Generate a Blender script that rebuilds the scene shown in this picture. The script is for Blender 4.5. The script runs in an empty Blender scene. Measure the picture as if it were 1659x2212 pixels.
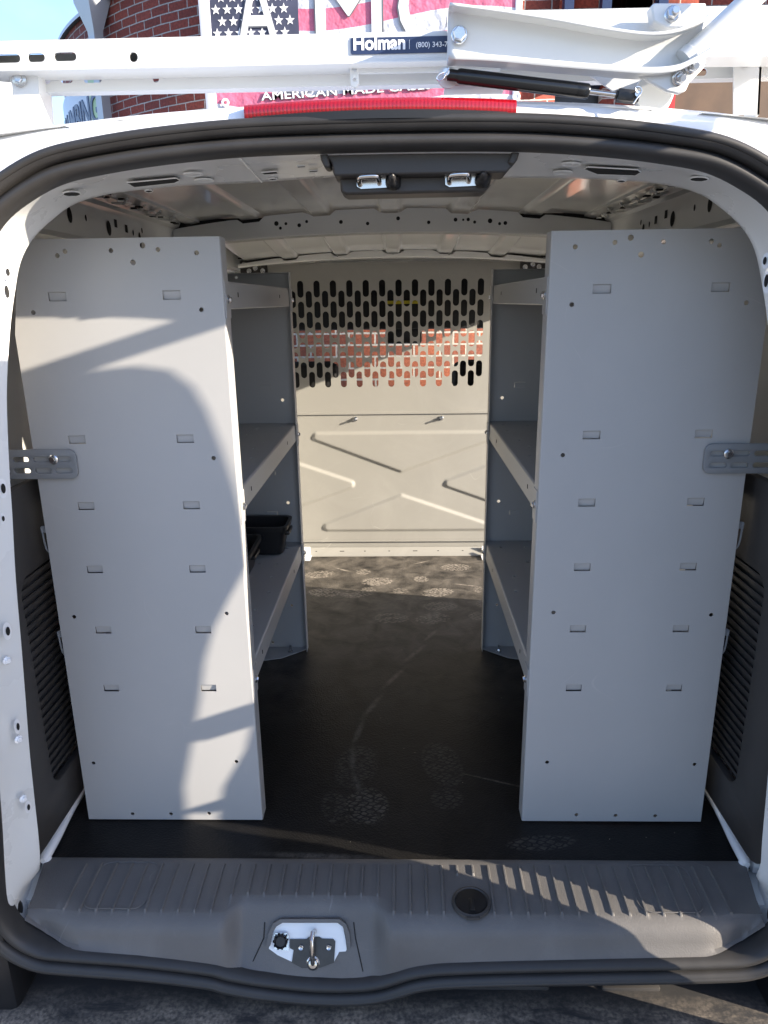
import bpy, bmesh, math, random
from mathutils import Vector, Matrix
random.seed(7)
sc = bpy.context.scene
COL = sc.collection
X0 = -0.0235            # the camera stands 23 mm right of the van's centre line
PI = math.pi
# ------------------------------------------------------------------ camera calibration
F, CX, CY = 1534.0, 829.5, 1106.0
fv = Vector((34.5, -456, 1534)).normalized()
dv = Vector((71.5, 5163, 1534)).normalized()
rv = dv.cross(fv).normalized(); dv = fv.cross(rv).normalized()
def ray(u, v):
    c = Vector((u-CX, v-CY, F))
    return Vector((c.dot(rv), c.dot(fv), -c.dot(dv)))
CAM = Vector((-X0, 0, 1.0))
def P(u, v, X=None, Y=None, Z=None):
    """measured point of the real place on a known plane (metres)"""
    r = ray(u, v)
    t = (X-CAM.x)/r.x if X is not None else (Y/r.y if Y is not None else (Z-1.0)/r.z)
    return CAM + r*t
def PP(u, v, p0, n):
    r = ray(u, v); t = (p0-CAM).dot(n)/r.dot(n)
    return CAM + r*t
cam = bpy.data.cameras.new('camera'); co = bpy.data.objects.new('camera', cam); COL.objects.link(co)
cam.sensor_fit = 'VERTICAL'; cam.sensor_height = 36; cam.lens = 36*F/2212
cam.clip_start = 0.02; cam.clip_end = 2000
right = Vector((rv.x, fv.x, -dv.x)); down = Vector((rv.y, fv.y, -dv.y)); fwd = Vector((rv.z, fv.z, -dv.z))
M3 = Matrix((right, -down, -fwd)).transposed()
co.matrix_world = Matrix.Translation(CAM) @ M3.to_4x4()
sc.camera = co

# ------------------------------------------------------------------ materials
MATS = {}
def mat(name, col, rough=0.5, metal=0.0, var=0.06, nscale=6.0, bump=0.0, bscale=200.0, spec=0.5, coat=0.0, rvar=0.08, col2=None, bdist=0.001):
    m = bpy.data.materials.new(name); m.use_nodes = True
    nt = m.node_tree; b = nt.nodes['Principled BSDF']; L = nt.links
    tc = nt.nodes.new('ShaderNodeTexCoord')
    n = nt.nodes.new('ShaderNodeTexNoise'); n.inputs['Scale'].default_value = nscale; n.inputs['Detail'].default_value = 6
    L.new(tc.outputs['Object'], n.inputs['Vector'])
    r = nt.nodes.new('ShaderNodeValToRGB')
    c1 = [c*(1-var) for c in col]; c2 = col2 or [min(1, c*(1+var)) for c in col]
    r.color_ramp.elements[0].position = .3; r.color_ramp.elements[1].position = .7
    r.color_ramp.elements[0].color = (*c1, 1); r.color_ramp.elements[1].color = (*c2, 1)
    L.new(n.outputs['Fac'], r.inputs['Fac']); L.new(r.outputs['Color'], b.inputs['Base Color'])
    mr = nt.nodes.new('ShaderNodeMapRange'); mr.inputs['To Min'].default_value = max(.02, rough-rvar); mr.inputs['To Max'].default_value = min(1, rough+rvar)
    L.new(n.outputs['Fac'], mr.inputs['Value']); L.new(mr.outputs['Result'], b.inputs['Roughness'])
    b.inputs['Metallic'].default_value = metal
    b.inputs['Specular IOR Level'].default_value = spec
    b.inputs['Coat Weight'].default_value = coat; b.inputs['Coat Roughness'].default_value = .06
    if bump > 0:
        n2 = nt.nodes.new('ShaderNodeTexNoise'); n2.inputs['Scale'].default_value = bscale; n2.inputs['Detail'].default_value = 3
        L.new(tc.outputs['Object'], n2.inputs['Vector'])
        bp = nt.nodes.new('ShaderNodeBump'); bp.inputs['Strength'].default_value = bump; bp.inputs['Distance'].default_value = bdist
        L.new(n2.outputs['Fac'], bp.inputs['Height']); L.new(bp.outputs['Normal'], b.inputs['Normal'])
    MATS[name] = m
    return m
white = mat('white_paint', (.80, .81, .82), .22, coat=.4, var=.015, bump=.02, bscale=60, rvar=.04)
rackw = mat('white_rack_paint', (.64, .655, .65), .32, var=.02, coat=.15, bump=.06, bscale=120)
inpaint = mat('interior_primer', (.75, .755, .73), .16, var=.04, coat=.5, rvar=.05, bump=.05, bscale=9, bdist=.004)
ribwhite = mat('aperture_paint', (.70, .71, .70), .28, var=.02, coat=.2, rvar=.04)
shelfg = mat('grey_powder_coat', (.385, .384, .380), .40, var=.03, bump=.12, bscale=900, nscale=3, bdist=.0003)
brkg = mat('shaded_powder_coat', (.20, .21, .22), .42, var=.03, bump=.12, bscale=900, bdist=.0003)  # same powder coat as the shelves, darkened to paint in the bracket's shade
partg = mat('partition_powder_coat', (.305, .298, .272), .42, var=.03, bump=.12, bscale=900, nscale=3, bdist=.0003)
def wear(m, amount=.10):
    nt = m.node_tree; L = nt.links; b = nt.nodes['Principled BSDF']
    src = b.inputs['Base Color'].links[0].from_socket
    tc = nt.nodes.new('ShaderNodeTexCoord')
    w = nt.nodes.new('ShaderNodeTexNoise'); w.inputs['Scale'].default_value = 3.5; L.new(tc.outputs['Object'], w.inputs[0])
    ad = nt.nodes.new('ShaderNodeVectorMath'); ad.operation = 'MULTIPLY_ADD'; ad.inputs[1].default_value = (.35, .35, .35); L.new(w.outputs['Color'], ad.inputs[0]); L.new(tc.outputs['Object'], ad.inputs[2])
    v = nt.nodes.new('ShaderNodeTexVoronoi'); v.feature = 'DISTANCE_TO_EDGE'; v.inputs['Scale'].default_value = 5; L.new(ad.outputs[0], v.inputs['Vector'])
    lt = nt.nodes.new('ShaderNodeMath'); lt.operation = 'LESS_THAN'; lt.inputs[1].default_value = .0045; L.new(v.outputs['Distance'], lt.inputs[0])
    k = nt.nodes.new('ShaderNodeTexNoise'); k.inputs['Scale'].default_value = 7; k.inputs['Detail'].default_value = 2; L.new(tc.outputs['Object'], k.inputs[0])
    gk = nt.nodes.new('ShaderNodeMapRange'); gk.inputs['From Min'].default_value = .60; gk.inputs['From Max'].default_value = .70; gk.inputs['To Max'].default_value = amount*2.2; L.new(k.outputs['Fac'], gk.inputs['Value'])
    mu = nt.nodes.new('ShaderNodeMath'); mu.operation = 'MULTIPLY'; L.new(lt.outputs[0], mu.inputs[0]); L.new(gk.outputs[0], mu.inputs[1])
    # faint dusty smudges
    d = nt.nodes.new('ShaderNodeTexNoise'); d.inputs['Scale'].default_value = 4.5; d.inputs['Detail'].default_value = 10; d.inputs['Roughness'].default_value = .7; d.inputs['Distortion'].default_value = .8; L.new(tc.outputs['Object'], d.inputs[0])
    dr = nt.nodes.new('ShaderNodeMapRange'); dr.inputs['From Min'].default_value = .50; dr.inputs['From Max'].default_value = .78; dr.inputs['To Max'].default_value = amount; L.new(d.outputs['Fac'], dr.inputs['Value'])
    su = nt.nodes.new('ShaderNodeMath'); su.operation = 'ADD'; su.use_clamp = True; L.new(mu.outputs[0], su.inputs[0]); L.new(dr.outputs[0], su.inputs[1])
    mx = nt.nodes.new('ShaderNodeMix'); mx.data_type = 'RGBA'; mx.inputs[7].default_value = (.55, .53, .50, 1); L.new(su.outputs[0], mx.inputs[0]); L.new(src, mx.inputs[6]); L.new(mx.outputs[2], b.inputs['Base Color'])
    # low-frequency oil-canning of the sheet
    old = b.inputs['Normal'].links[0].from_node if b.inputs['Normal'].links else None
    lw = nt.nodes.new('ShaderNodeTexNoise'); lw.inputs['Scale'].default_value = 2.2; lw.inputs['Detail'].default_value = 1; L.new(tc.outputs['Object'], lw.inputs[0])
    bp = nt.nodes.new('ShaderNodeBump'); bp.inputs['Strength'].default_value = .6; bp.inputs['Distance'].default_value = .012; L.new(lw.outputs['Fac'], bp.inputs['Height'])
    if old: L.new(bp.outputs[0], old.inputs['Normal'])
    else: L.new(bp.outputs[0], b.inputs['Normal'])
wear(shelfg, .10); wear(partg, .14)
dplast = mat('dark_grey_plastic', (.120, .114, .109), .5, var=.08, bump=.8, bscale=420, nscale=12, bdist=.0006)
dplast2 = mat('charcoal_plastic', (.042, .039, .037), .48, var=.08, bump=.35, bscale=420, bdist=.0005)
rubber = mat('seal_rubber', (.030, .0285, .0275), .5, var=.12, bump=.15, bscale=500, nscale=25, bdist=.0004)
blackp = mat('black_plastic', (.012, .012, .013), .38, var=.1, bump=.1, bscale=300)
blackm = mat('black_strut_paint', (.010, .011, .012), .22, var=.05)
dark = mat('dark_cavity', (.008, .008, .008), .8)  # near-black standing in for shade inside holes, slots and cavities
steel = mat('zinc_steel', (.62, .63, .64), .25, metal=1, var=.08, nscale=60, rvar=.1, bump=.1, bscale=200, bdist=.0004)
chrome = mat('polished_steel', (.60, .57, .54), .12, metal=1, var=.05, nscale=40)
dsteel = mat('dark_steel', (.045, .043, .042), .32, metal=.3, var=.2, nscale=80)
tyre = mat('tyre_rubber', (.02, .02, .02), .8)
seatm = mat('seat_fabric', (.012, .012, .013), .8, bump=.3, bscale=300)
yellow = mat('yellow_sticker', (.55, .45, .02), .5)
navy = mat('navy_sticker', (.022, .035, .085), .3, var=.03)
letterw = mat('white_lettering', (.78, .79, .80), .4, var=.02)
redpaint = mat('red_painted_metal', (.45, .03, .03), .4)
galv = mat('grey_downspout_metal', (.34, .36, .38), .35, metal=.35, var=.06, nscale=5, bump=.06, bscale=30)
framem = mat('white_sign_frame', (.58, .60, .66), .4, var=.04)
tanm = mat('bay_shade_brown', (.10, .06, .035), .6, var=.2)  # brown standing in for the shaded inside of the garage bay
asph = mat('pale_concrete', (.22, .205, .185), .85, var=.25, nscale=3, bump=.8, bscale=90, bdist=.006)

wear(dplast, .07)
def glassmat():
    m = bpy.data.materials.new('clear_glass'); m.use_nodes = True; nt = m.node_tree
    nt.nodes.remove(nt.nodes['Principled BSDF']); o = nt.nodes['Material Output']
    t = nt.nodes.new('ShaderNodeBsdfTransparent'); t.inputs[0].default_value = (.93, .96, .95, 1)
    g = nt.nodes.new('ShaderNodeBsdfGlossy'); g.inputs['Roughness'].default_value = .02
    fr = nt.nodes.new('ShaderNodeFresnel'); fr.inputs[0].default_value = 1.15
    mx = nt.nodes.new('ShaderNodeMixShader')
    nt.links.new(fr.outputs[0], mx.inputs[0]); nt.links.new(t.outputs[0], mx.inputs[1]); nt.links.new(g.outputs[0], mx.inputs[2])
    nt.links.new(mx.outputs[0], o.inputs[0]); return m
glass = glassmat()
redlens = mat('red_lens', (.34, .004, .012), .14, coat=.6, var=.1, nscale=50, bump=.25, bscale=300, bdist=.001)
def tune(m):
    b = m.node_tree.nodes['Principled BSDF']; b.inputs['Transmission Weight'].default_value = .15
    b.inputs['Subsurface Weight'].default_value = .2; b.inputs['Subsurface Radius'].default_value = (.02, .003, .003)
tune(redlens)

def brickmat(name, w, h, mortar, c1, c2, cm):
    m = bpy.data.materials.new(name); m.use_nodes = True; nt = m.node_tree; L = nt.links; b = nt.nodes['Principled BSDF']
    uv = nt.nodes.new('ShaderNodeUVMap')
    wn = nt.nodes.new('ShaderNodeTexNoise'); wn.inputs['Scale'].default_value = 9; L.new(uv.outputs[0], wn.inputs['Vector'])
    ws = nt.nodes.new('ShaderNodeVectorMath'); ws.operation = 'MULTIPLY_ADD'; ws.inputs[1].default_value = (.008, .008, 0)
    L.new(wn.outputs['Color'], ws.inputs[0]); L.new(uv.outputs[0], ws.inputs[2])
    bt = nt.nodes.new('ShaderNodeTexBrick'); bt.inputs['Scale'].default_value = 1
    bt.inputs['Brick Width'].default_value = w; bt.inputs['Row Height'].default_value = h; bt.inputs['Mortar Size'].default_value = mortar
    bt.inputs['Mortar Smooth'].default_value = .25; bt.inputs['Bias'].default_value = -.1
    bt.inputs['Color1'].default_value = (*c1, 1); bt.inputs['Color2'].default_value = (*c2, 1); bt.inputs['Mortar'].default_value = (*cm, 1)
    L.new(ws.outputs[0], bt.inputs['Vector'])
    n = nt.nodes.new('ShaderNodeTexNoise'); n.inputs['Scale'].default_value = 55; n.inputs['Detail'].default_value = 8; L.new(uv.outputs[0], n.inputs['Vector'])
    mr = nt.nodes.new('ShaderNodeMapRange'); mr.inputs['From Min'].default_value = .3; mr.inputs['From Max'].default_value = .7
    mr.inputs['To Min'].default_value = .62; mr.inputs['To Max'].default_value = 1.25; L.new(n.outputs['Fac'], mr.inputs['Value'])
    mx = nt.nodes.new('ShaderNodeMix'); mx.data_type = 'RGBA'; mx.blend_type = 'MULTIPLY'; mx.inputs[0].default_value = 1
    L.new(bt.outputs['Color'], mx.inputs[6]); L.new(mr.outputs[0], mx.inputs[7]); L.new(mx.outputs[2], b.inputs['Base Color'])
    b.inputs['Roughness'].default_value = .85
    inv = nt.nodes.new('ShaderNodeMath'); inv.operation = 'MULTIPLY_ADD'; inv.inputs[1].default_value = -1; inv.inputs[2].default_value = 1
    L.new(bt.outputs['Fac'], inv.inputs[0])
    ad = nt.nodes.new('ShaderNodeMath'); ad.operation = 'MULTIPLY_ADD'; ad.inputs[1].default_value = .35; L.new(n.outputs['Fac'], ad.inputs[0]); L.new(inv.outputs[0], ad.inputs[2])
    bp = nt.nodes.new('ShaderNodeBump'); bp.inputs['Strength'].default_value = .7; bp.inputs['Distance'].default_value = .008
    L.new(ad.outputs[0], bp.inputs['Height']); L.new(bp.outputs[0], b.inputs['Normal'])
    return m
brick = brickmat('red_brick', .203, .0677, .0055, (.25, .046, .026), (.15, .028, .018), (.40, .36, .32))
brick2 = brickmat('orange_brick', .215, .094, .009, (.24, .062, .024), (.14, .034, .017), (.34, .31, .26))

# ------------------------------------------------------------------ mesh helpers
def empty(name, loc=(0, 0, 0)):
    o = bpy.data.objects.new(name, None); o.location = loc; o.empty_display_size = .1; COL.objects.link(o); return o
def tag(o, label=None, cat=None, group=None, kind=None):
    if label: o['label'] = label
    if cat: o['category'] = cat
    if group: o['group'] = group
    if kind: o['kind'] = kind
    return o
class MB:
    def __init__(s): s.v = []; s.f = []; s.m = []; s.uv = []; s.marks = []
    def mark(s): s.marks.append((len(s.v), len(s.f))); return s
    def build_each(s, name, mats, parent=None, **k):
        ends = s.marks[1:]+[(len(s.v), len(s.f))]; out = []
        for (v0, f0), (v1, f1) in zip(s.marks, ends):
            q = MB(); q.v = s.v[v0:v1]; q.f = [tuple(i-v0 for i in f) for f in s.f[f0:f1]]; q.m = s.m[f0:f1]
            if q.f: out.append(q.build(name, mats, parent, **k))
        return out
    def add(s, vs, fs, mi=0, uv=None):
        b = len(s.v); s.v += [Vector(x) for x in vs]; s.f += [tuple(b+i for i in f) for f in fs]; s.m += [mi]*len(fs)
        return s
    def box(s, a, b, mi=0, M=None, ch=0.0):
        x0, y0, z0 = a; x1, y1, z1 = b
        if ch:
            bm = bmesh.new(); bmesh.ops.create_cube(bm, size=1)
            for v in bm.verts: v.co = Vector(((x0+x1)/2+v.co.x*(x1-x0), (y0+y1)/2+v.co.y*(y1-y0), (z0+z1)/2+v.co.z*(z1-z0)))
            bmesh.ops.bevel(bm, geom=bm.edges[:], offset=ch, segments=2, affect='EDGES', profile=.5)
            vs = [v.co.copy() for v in bm.verts]; fs = [[v.index for v in f.verts] for f in bm.faces]; bm.free()
        else:
            vs = [Vector(p) for p in ((x0,y0,z0),(x1,y0,z0),(x1,y1,z0),(x0,y1,z0),(x0,y0,z1),(x1,y0,z1),(x1,y1,z1),(x0,y1,z1))]
            fs = [(0,3,2,1),(4,5,6,7),(0,1,5,4),(1,2,6,5),(2,3,7,6),(3,0,4,7)]
        if M: vs = [M @ v for v in vs]
        return s.add(vs, fs, mi)
    def prism(s, poly, off, mi=0):
        n = len(poly); vs = [Vector(p) for p in poly]; off = Vector(off)
        fs = [tuple(range(n)), tuple(range(2*n-1, n-1, -1))] + [(i, (i+1) % n + 0, (i+1) % n + n, i+n)[::-1] for i in range(n)]
        return s.add(vs+[v+off for v in vs], fs, mi)
    def tube(s, path, r, n=12, mi=0, caps=True, closed=False):
        path = [Vector(p) for p in path]; N = len(path); rs = r if isinstance(r, (list, tuple)) else [r]*N
        vs = []; up = None
        for i, p in enumerate(path):
            if closed: t = (path[(i+1) % N]-path[i-1])
            else: t = path[min(i+1, N-1)]-path[max(i-1, 0)]
            if t.length < 1e-9: t = Vector((0, 0, 1))
            t.normalize()
            if up is None:
                up = Vector((0, 0, 1)) if abs(t.z) < .9 else Vector((0, 1, 0))
            a = (up - t*up.dot(t)); a.normalize(); b = t.cross(a); up = a
            for k in range(n):
                an = 2*PI*k/n; vs.append(p+(a*math.cos(an)+b*math.sin(an))*rs[i])
        fs = []
        for i in range(N if closed else N-1):
            j = (i+1) % N
            for k in range(n):
                k2 = (k+1) % n; fs.append((i*n+k, i*n+k2, j*n+k2, j*n+k))
        if caps and not closed: fs += [tuple(range(n))[::-1], tuple((N-1)*n+k for k in range(n))]
        return s.add(vs, fs, mi)
    def cyl(s, a, b, r, n=20, mi=0): return s.tube([a, b], r, n, mi)
    def lathe(s, prof, origin, axis, n=20, mi=0):
        """prof: (radius, distance along axis)"""
        ax = Vector(axis).normalized(); o = Vector(origin)
        a = ax.orthogonal().normalized(); b = ax.cross(a)
        vs = []
        for r, h in prof:
            for k in range(n):
                an = 2*PI*k/n; vs.append(o+ax*h+(a*math.cos(an)+b*math.sin(an))*max(r, 1e-5))
        fs = []
        for i in range(len(prof)-1):
            for k in range(n):
                k2 = (k+1) % n; fs.append((i*n+k, i*n+k2, (i+1)*n+k2, (i+1)*n+k))
        return s.add(vs, fs, mi)
    def hexbolt(s, p, axis, r=.008, h=.006, washer=1.45, mi=0):
        s.lathe([(0, 0), (r*washer, 0), (r*washer, .0018), (r*1.1, .003), (r*.9, .003)], p, axis, 20, mi)
        s.lathe([(r, .002), (r, h*.8), (r*.82, h), (0, h)], p, axis, 6, mi)
        return s
    def grid(s, rows, mi=0, closed=False, skip=None):
        R = len(rows); N = len(rows[0]); vs = [p for r in rows for p in r]; fs = []
        for i in range(R-1):
            for k in range(N if closed else N-1):
                if skip and skip(i, k): continue
                k2 = (k+1) % N; fs.append((i*N+k, i*N+k2, (i+1)*N+k2, (i+1)*N+k))
        return s.add(vs, fs, mi)
    def addmesh(s, me, M=None, mi=0):
        s.add([(M @ v.co if M else v.co.copy()) for v in me.vertices], [tuple(p.vertices) for p in me.polygons], mi); return s
    def build(s, name, mats, parent=None, smooth=35, bevel=0, solid=0, flip=False):
        me = bpy.data.meshes.new(name); me.from_pydata([tuple(v) for v in s.v], [], s.f)
        if not isinstance(mats, (list, tuple)): mats = [mats]
        for m in mats: me.materials.append(m)
        for p, mi in zip(me.polygons, s.m): p.material_index = mi
        me.validate()
        bm = bmesh.new(); bm.from_mesh(me); bmesh.ops.remove_doubles(bm, verts=bm.verts[:], dist=1e-6)
        bmesh.ops.recalc_face_normals(bm, faces=bm.faces[:])
        if flip: bmesh.ops.reverse_faces(bm, faces=bm.faces[:])
        bm.to_mesh(me); bm.free()
        if smooth: me.shade_smooth(); me.set_sharp_from_angle(angle=math.radians(smooth))
        o = bpy.data.objects.new(name, me); COL.objects.link(o)
        if parent: 
            o.parent = parent; o.matrix_parent_inverse = Matrix.Translation(-world_loc(parent))
        if solid:
            md = o.modifiers.new('solid', 'SOLIDIFY'); md.thickness = abs(solid); md.offset = 1 if solid > 0 else -1
        if bevel:
            md = o.modifiers.new('bevel', 'BEVEL'); md.width = bevel; md.segments = 2; md.limit_method = 'ANGLE'; md.angle_limit = math.radians(40)
        return o
def world_loc(o):
    v = Vector(o.location)
    return v
def plate_mesh(outline, holes=(), th=.002, bev=0):
    cu = bpy.data.curves.new('c', 'CURVE'); cu.dimensions = '2D'; cu.fill_mode = 'BOTH'; cu.extrude = th/2; cu.bevel_depth = bev; cu.bevel_resolution = 1
    for pts in [outline]+list(holes):
        sp = cu.splines.new('POLY'); sp.points.add(len(pts)-1)
        for q, p in zip(sp.points, pts): q.co = (p[0], p[1], 0, 1)
        sp.use_cyclic_u = True
    o = bpy.data.objects.new('c', cu); COL.objects.link(o)
    me = bpy.data.meshes.new_from_object(o)
    bpy.data.objects.remove(o); bpy.data.curves.remove(cu)
    return me
def frame(o, U, V):
    """matrix mapping local (a,b,n) to o+aU+bV+nN"""
    U = Vector(U).normalized(); V = Vector(V); V = (V-U*V.dot(U)).normalized(); N = U.cross(V)
    return Matrix.Translation(Vector(o)) @ Matrix((U, V, N)).transposed().to_4x4()
def XZ(y): return frame((0, y, 0), (1, 0, 0), (0, 0, 1))       # local (x, z)
def YZ(x): return frame((x, 0, 0), (0, 1, 0), (0, 0, 1))       # local (y, z)
def XY(z): return frame((0, 0, z), (1, 0, 0), (0, 1, 0))
def circ(cx, cy, r, n=16): return [(cx+r*math.cos(2*PI*k/n), cy+r*math.sin(2*PI*k/n)) for k in range(n)]
def slot(x0, x1, y0, y1, n=7):
    """rounded slot filling the rectangle"""
    w, h = x1-x0, y1-y0; r = min(w, h)/2; out = []
    if h >= w:
        for k in range(n+1): a = PI*k/n; out.append((x0+r+r*math.cos(a), y1-r+r*math.sin(a)))
        for k in range(n+1): a = PI+PI*k/n; out.append((x0+r+r*math.cos(a), y0+r+r*math.sin(a)))
    else:
        for k in range(n+1): a = -PI/2+PI*k/n; out.append((x1-r+r*math.cos(a), y0+r+r*math.sin(a)))
        for k in range(n+1): a = PI/2+PI*k/n; out.append((x0+r+r*math.cos(a), y0+r+r*math.sin(a)))
    return out
def rrect(x0, x1, y0, y1, r, n=5):
    out = []
    for cx, cy, a0 in ((x1-r, y0+r, -PI/2), (x1-r, y1-r, 0), (x0+r, y1-r, PI/2), (x0+r, y0+r, PI)):
        for k in range(n+1): a = a0+PI/2*k/n; out.append((cx+r*math.cos(a), cy+r*math.sin(a)))
    return out
def cat(pts, sub=5, closed=False):
    pts = [Vector(p) for p in pts]; n = len(pts); out = []
    for i in range(n if closed else n-1):
        g = lambda k: pts[k % n] if closed else pts[max(0, min(n-1, k))]
        p0, p1, p2, p3 = g(i-1), g(i), g(i+1), g(i+2)
        for s in range(sub):
            t = s/sub
            out.append(.5*((2*p1)+(p2-p0)*t+(2*p0-5*p1+4*p2-p3)*t*t+(3*p1-p0-3*p2+p3)*t*t*t))
    if not closed: out.append(pts[-1])
    return out
def text_mesh(txt, size, extrude=.001, offset=0.0, align='LEFT', sx=1.0):
    cu = bpy.data.curves.new('t', 'FONT'); cu.body = txt; cu.size = size; cu.extrude = extrude; cu.offset = offset; cu.align_x = align; cu.resolution_u = 4
    o = bpy.data.objects.new('t', cu); COL.objects.link(o)
    me = bpy.data.meshes.new_from_object(o); bpy.data.objects.remove(o); bpy.data.curves.remove(cu)
    for v in me.vertices: v.co.x *= sx
    return me
def sstep(a, b, x):
    t = max(0, min(1, (x-a)/(b-a))); return t*t*(3-2*t)

# ------------------------------------------------------------------ sun
SA, SS = .35, .345                                  # light travels (-1, SA, -SS)
sd = Vector((-1, SA, -SS)).normalized()
# ================================================================== VAN
van = empty('cargo_van', (0, 1.6, -.62))
tag(van, 'white cargo van seen through its open rear doors, filling the picture', 'van')
# aperture keys : (Ax, Az, Bx, Bz, By, Cx, Cz)
K = [(0,1.171, 0,1.167,1.075, 0,1.247),(.09,1.1705,.09,1.165,1.075,.09,1.2465),(.18,1.168,.175,1.160,1.07,.18,1.245),
(.27,1.161,.26,1.157,1.065,.28,1.2405),(.34,1.152,.325,1.1525,1.06,.36,1.235),(.39,1.142,.38,1.146,1.055,.43,1.229),
(.432,1.1235,.425,1.134,1.05,.50,1.219),(.466,1.101,.452,1.115,1.04,.555,1.202),(.492,1.07,.48,1.0885,1.03,.60,1.165),
(.510,1.035,.497,1.058,1.02,.635,1.12),(.523,1.0,.510,1.015,1.015,.665,1.06),(.538,.95,.522,.965,1.01,.69,.99),
(.552,.88,.535,.88,1.0,.715,.90),(.566,.78,.549,.77,1.0,.74,.79),(.576,.70,.556,.70,1.0,.76,.70),(.583,.60,.567,.60,1.0,.785,.60),
(.588,.5,.577,.48,1.0,.80,.5),(.592,.40,.586,.38,1.0,.81,.4),(.600,.30,.594,.29,1.0,.815,.3),(.610,.20,.600,.20,1.0,.815,.2),
(.622,.10,.606,.11,1.0,.81,.1),(.626,.04,.620,.045,1.01,.805,.0),(.624,.0,.655,.005,1.04,.80,-.1),(.60,-.04,.66,-.02,1.05,.78,-.25)]
def _lean(z): 
    t = max(0, min(1, (z-.55)/.55)); return .062*t*t*(3-2*t)
K0 = K; K = []
for k in K0:
    k = (k[0]+.013*max(0, min(1, (.78-k[1])/.25)), *k[1:])
    L1 = _lean(k[1]); fa = (.93+L1)/.93
    L2 = _lean(k[3])*.8; fb = (k[4]+L2)/k[4]
    L3 = _lean(k[6])*.7; fc = (1.05+L3)/1.05
    K.append((k[0]*fa, 1+(k[1]-1)*fa, k[2]*fb, 1+(k[3]-1)*fb, k[4]+L2, k[5]*fc, 1+(k[6]-1)*fc-.010*(k[6] > 1), L1, L3))
def LY(z):
    return _lean(z)
def halfcurve(fn, sub=4):
    h = cat([fn(k) for k in K], sub)
    l = [Vector((-p.x, p.y, p.z)) for p in h][::-1]
    h = [Vector((p.x+.021*sstep(.98, .70, p.z)*sstep(.0, .08, p.z)*(1 if p.y > .97 and p.x < .66 else 0), p.y, p.z)) for p in h]
    return l + h[1:]
def expand(k, e):
    """outward normal offset of key point A"""
    i = K.index(k); a = K[max(0, i-1)]; b = K[min(len(K)-1, i+1)]
    t = Vector((b[0]-a[0], b[1]-a[1]))
    if i == 0: t = Vector((1, 0))
    t.normalize(); n = Vector((-t.y, t.x)); n = n if n.dot(Vector((k[0], k[1]-.5))) > 0 else -n
    return k[0]+n.x*e, k[1]+n.y*e
# --- door frame (white aperture ring)
rows = []
rows.append(halfcurve(lambda k: (expand(k, .03)[0], .942+k[7], expand(k, .03)[1])))
rows.append(halfcurve(lambda k: (k[0], .940+k[7], k[1])))
for t in (.12, .5, .88):
    rows.append(halfcurve(lambda k, t=t: (k[0]*(1-t)+k[2]*t + (.004 if .2 < t < .8 else 0)*(1 if k[0] > .3 else 0), (.942+k[7])*(1-t)+k[4]*t, k[1]*(1-t)+k[3]*t + (.004 if .2 < t < .8 else 0)*(1 if k[0] < .45 else 0))))
rows.append(halfcurve(lambda k: (k[2], k[4], k[3])))
rows.append(halfcurve(lambda k: (k[2]+.004*(k[0] > .3), k[4]+.006, k[3]+.004*(k[0] < .45))))
rows.append(halfcurve(lambda k: (k[2]+.05*(k[0]/.6), k[4]+.012, k[3]+.03*(1-k[0]/.6))))
df = MB().grid(rows)
door_frame = df.build('door_frame', ribwhite, van, smooth=50)
# sheet-metal joints, embosses and holes in the header, hole shade painted as near-black discs: each lies on the frame surface
def frame_pt(u, v):
    """point on the header sheet under a measured spot (fits Y between the seal and the inner edge)"""
    best = None
    for i in range(100):
        y = .95+.21*i/99
        p = P(u, v, Y=y)
        ax = min(K, key=lambda k: abs(k[0]-abs(p.x)))
        j = K.index(ax)
        # interpolate A and B heights at |x|
        def interp(ix, iz):
            for a, b in zip(K, K[1:]):
                if a[ix] <= abs(p.x) <= b[ix] and b[ix] > a[ix]:
                    t = (abs(p.x)-a[ix])/(b[ix]-a[ix]); return a[iz]*(1-t)+b[iz]*t, a[4]*(1-t)+b[4]*t
            return 1.0, 1.0
        za, _ = interp(0, 1); zb, yb = interp(2, 3); ya = .94+_lean(za)
        t = (y-ya)/(yb-ya)
        z = za*(1-t)+zb*t
        e = abs(p.z-z)
        if best is None or e < best[0]: best = (e, p)
    return best[1]
hd = MB()
def disc_on(mb, pts, lift, mi, rim=None):
    c = sum(pts, Vector())/len(pts)
    n = (pts[0]-c).cross(pts[len(pts)//4]-c).normalized()
    if n.dot(CAM-c) < 0: n = -n
    q = [p+n*lift for p in pts]; mb.add(q, [tuple(range(len(q)))], mi)
    if rim: mb.tube([p+n*(lift-.0006) for p in pts], rim, 6, 0, closed=True)
def ell_px(u, v, a, b, n=20, rot=0):
    return [frame_pt(u+a*math.cos(2*PI*k/n)*math.cos(rot)-b*math.sin(2*PI*k/n)*math.sin(rot), v+a*math.cos(2*PI*k/n)*math.sin(rot)+b*math.sin(2*PI*k/n)*math.cos(rot)) for k in range(n)]
for u, v, a, b in ((154, 417, 19, 5), (321, 411, 8, 2.5), (590, 385, 9, 2), (1511, 385, 20, 4.5), (1343, 389, 9, 2.5)):
    hd.mark(); disc_on(hd, ell_px(u, v, a, b), .0014, 1, .0011)
for u, v, a, b in ((417, 375, 20, 3.5), (440, 388, 20, 3.5), (1234, 353, 20, 3.5), (1216, 371, 20, 3.5)):
    hd.mark(); pts = ell_px(u, v, a, b); disc_on(hd, pts, .0014, 0, .0012)
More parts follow.
